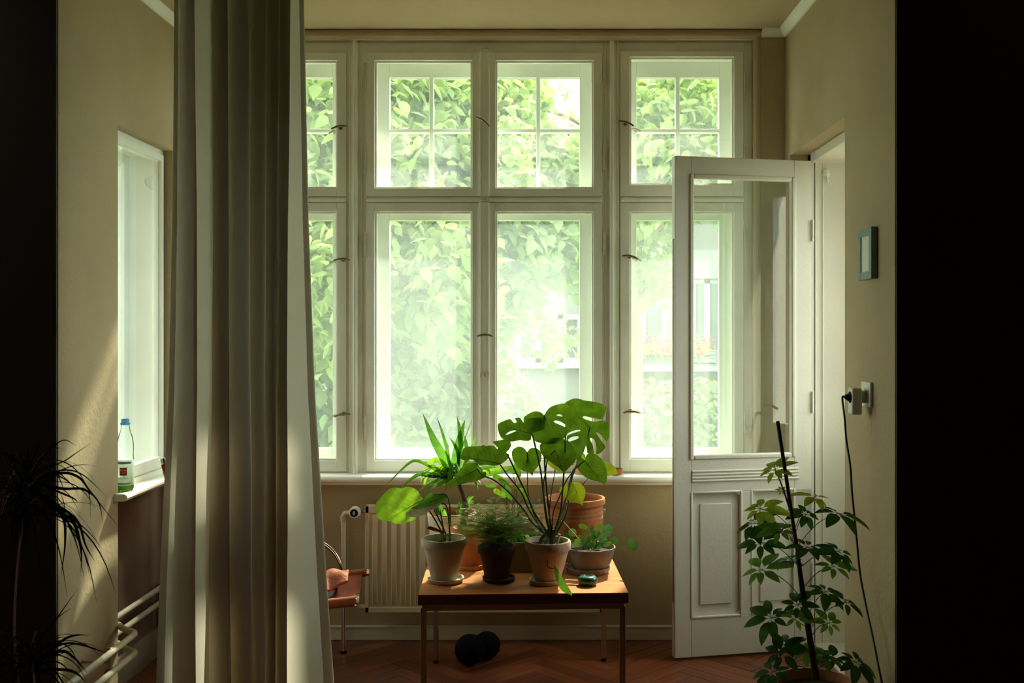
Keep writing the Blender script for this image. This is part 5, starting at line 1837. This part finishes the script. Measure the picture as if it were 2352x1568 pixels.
def tree(label, trunk_px, Y, clusters_up, clusters_dn, size, seed, gap=None):
    b = Vector((wx(trunk_px, Y), Y, -4.0))
    t = thing('leafy_tree', label, 'tree', b, group='trees in the courtyard')
    mb = MB()
    top = Vector((b.x + .3, Y, 3.6))
    mb.tube([b, b.lerp(top, .5) + Vector((.1, 0, 0)), top], [.17, .12, .05], 10)
    mb.build('trunk', M['bark'], t)
    r = random.Random(seed)
    for c in (clusters_up + clusters_dn)[:10]:
        mb = MB()
        e = Vector(c[0])
        z = max(-1.5, min(3.2, e.z - abs(e.x - b.x) * .5))
        s = b.lerp(top, (z + 4.0) / 7.6)
        mb.tube(spline([s, s.lerp(e, .5) + Vector((0, 0, .2)), e], 8), [.035 - .0035 * i for i in range(8)], 6)
        mb.build('branch', M['bark'], t)
    if clusters_up: foliage('foliage', t, clusters_up, size, seed, M['tree'])
    if clusters_dn: foliage('foliage', t, clusters_dn, size, seed + 1, M['tree2'])
tree('big leafy tree filling the left and middle panes', 820, 9.0,
     [cl(600, 250, 8.6, 1.0, .8, .8, 1500), cl(760, 300, 8.2, .8, .7, .8, 1300), cl(930, 230, 8.8, .8, .8, .6, 1500), cl(1060, 260, 9.2, .6, .7, .6, 800), cl(1060, 380, 8.8, .7, .7, .5, 900),
      cl(640, 560, 8.2, .8, .7, .8, 1000), cl(740, 620, 7.6, .5, .6, .8, 800), cl(930, 560, 8.2, .5, .6, .5, 700), cl(1010, 640, 8.0, .4, .5, .5, 500),
      (( -2.6, 9.2, 5.2), (1.6, 1.0, 1.0), 1500), ((-.6, 9.4, 5.6), (1.2, 1.0, .9), 1200)],  # upper crown above the view, added to block part of the sun
     [cl(620, 420, 9.2, 1.0, .8, .7, 1500), cl(900, 400, 9.2, .7, .7, .6, 1500), cl(960, 760, 9.0, .7, .7, .9, 2600), cl(920, 900, 9.0, .5, .6, .6, 1100), cl(700, 850, 9.0, .9, .7, 1.0, 2600),
      cl(1050, 880, 9.2, .35, .5, .35, 450), cl(1060, 700, 9.6, .4, .5, .5, 700), cl(900, 1010, 9.4, .7, .6, .5, 900), cl(650, 1000, 9.2, .8, .6, .5, 900)], .17, 41)
tree('leafy tree hanging over the upper middle and right panes', 1398, 10.5,
     [cl(1170, 240, 9.6, .40, .6, .5, 420), cl(1180, 380, 9.6, .5, .6, .5, 800), cl(1290, 400, 9.8, .5, .6, .35, 700), cl(1500, 300, 10.0, .6, .7, .6, 1100), cl(1620, 260, 10.0, .6, .7, .7, 1200), cl(1480, 560, 10.4, .4, .6, .5, 450),
      ((2.6, 10.4, 5.4), (1.4, 1.0, .9), 1000)],  # crown cluster out of view, also added to block some sun
     [cl(1200, 540, 9.4, .45, .6, .5, 1000), cl(1290, 550, 9.6, .30, .6, .45, 450), cl(1180, 660, 9.4, .20, .5, .35, 260), cl(1270, 770, 10, .28, .5, .12, 70), cl(1550, 390, 10.6, .8, .7, .35, 900), cl(1660, 400, 10.6, .4, .6, .40, 420), cl(1500, 630, 10.8, .20, .5, .22, 130)], .17, 43)
# bush
bs = thing('bush', 'rounded green bush rising at the lower left of the middle right pane', 'bush', tuple(Vector((wx(1130, 10.5), 10.5, -4.0))))
foliage('foliage', bs, [cl(1095, 960, 10.5, .55, .7, .75, 2600), cl(1165, 1020, 10.4, .40, .6, .5, 1200), cl(1150, 900, 10.4, .20, .5, .35, 600)], .11, 47, M['tree2'])
mb = MB(); mb.tube([(wx(1130, 10.5), 10.5, -4), (wx(1130, 10.5), 10.5, .3)], [.09, .03], 8); mb.build('trunk', M['bark'], bs)
# hedge far right
hd = thing('hedge', 'clipped hedge in front of the far building', 'hedge', (wx(1560, 17), 17, -4.0))
foliage('foliage', hd, [cl(x, 935 + (x % 7) * 3, 17, .5, .5, .45, 700) for x in range(1440, 1700, 45)] + [cl(x, 990, 17, .5, .5, .4, 400) for x in range(1440, 1700, 60)], .14, 48, M['tree2'])
mb = MB(); mb.box(wx(1420, 17), wx(1720, 17), 16.8, 17.3, -4.0, -.6); mb.build('core', M['tree2'], hd)

# far building
YB = 20.0
bd = thing('apartment_building', 'pale rendered apartment building beyond the trees', 'building', (4.0, YB, -4.0))
mb = MB(); mb.box(-9, wx(1240, YB) + .0, YB, YB + 6, -4, 5.4); mb.box(wx(1240, YB), 14, YB, YB + 6, -4, 5.4)
mb.build('wall', M['ext_wall'], bd, smooth=False)
mb = MB(); mb.box(-9.3, 14.3, YB - .5, YB + 6, 5.4, 5.7)
mb.build('eaves', M['ext_frame'], bd, smooth=False)
mb = MB(); mb.box(wx(1450, YB), wx(1720, YB), YB - .12, YB, wz(640, YB), wz(575, YB))
mb.build('grey_band', M['ext_dark'], bd, smooth=False)
def far_window(x0, x1, y0, y1, nx=2, sill=True):
    X0, X1, Z1, Z0 = wx(x0, YB), wx(x1, YB), wz(y0, YB), wz(y1, YB)
    mb = MB(); mb.ring(X0, X1, Z0, Z1, .10, YB - .05, YB + .02)
    for k in range(1, nx):
        x = X0 + (X1 - X0) * k / nx
        mb.box(x - .06, x + .06, YB - .05, YB, Z0, Z1)
    if sill: mb.box(X0 - .15, X1 + .15, YB - .2, YB, Z0 - .1, Z0)
    w = mb.build('window', M['ext_frame'], bd, smooth=False)
    for k in range(nx):
        a = X0 + .1 + (X1 - X0 - .2) * k / nx; b = X0 + .1 + (X1 - X0 - .2) * (k + 1) / nx
        mb = MB(); mb.box(a + .05, b - .05, YB - .02, YB - .005, Z0 + .1, Z1 - .1)
        mb.build('pane', M['ext_pane'], w, smooth=False)
far_window(1185, 1338, 722, 833, 3)
far_window(1585, 1700, 640, 820, 3)
far_window(1470, 1530, 640, 800, 1)
far_window(900, 1060, 980, 1060, 3)
far_window(1480, 1560, 985, 1080, 2)
far_window(560, 700, 722, 833, 3)
# balcony with rails and flowers
bl = thing('balcony', 'far balcony with horizontal rails and pink flowers', 'balcony', (wx(1570, 19), 19, wz(845, 19)))
mb = MB(); mb.box(wx(1440, 19), wx(1720, 19), 18.9, 19.98, wz(852, 19), wz(840, 19)); mb.build('slab', M['ext_frame'], bl, smooth=False)
for py in (806, 814, 822, 831):
    mb = MB(); mb.tube([(wx(1440, 19), 18.95, wz(py, 19)), (wx(1720, 19), 18.95, wz(py, 19))], .022, 6); mb.build('rail', M['ext_dark'], bl)
for px in range(1445, 1720, 40):
    mb = MB(); mb.tube([(wx(px, 19), 18.95, wz(840, 19)), (wx(px, 19), 18.95, wz(800, 19))], .025, 6); mb.build('post', M['ext_dark'], bl)
for i, (px, py) in enumerate(((1484, 792), (1508, 788), (1534, 792), (1592, 792), (1616, 790))):
    fb = thing('flower_pot', ['pink flowers leftmost on the far balcony rail', 'pink flowers second from left on the far balcony rail', 'pink flowers third from left on the far balcony rail', 'pink flowers fourth from left on the far balcony rail', 'pink flowers rightmost on the far balcony rail'][i], 'flowers', tuple(P(px, py + 12, 18.9)), group='flowers on the far balcony')
    mb = MB(); mb.lathe([(.0001, -.1), (.1, -.1), (.13, .06), (.0001, .05)], P(px, py + 10, 18.8), 12); mb.build('pot', M['terra'], fb)
    foliage('blooms', fb, [cl(px, py - 2, 18.75, .14, .12, .08, 60)], .07, 60 + i, M['petal'])
    foliage('foliage', fb, [cl(px, py + 8, 18.8, .14, .12, .06, 50)], .08, 70 + i, M['tree2'])
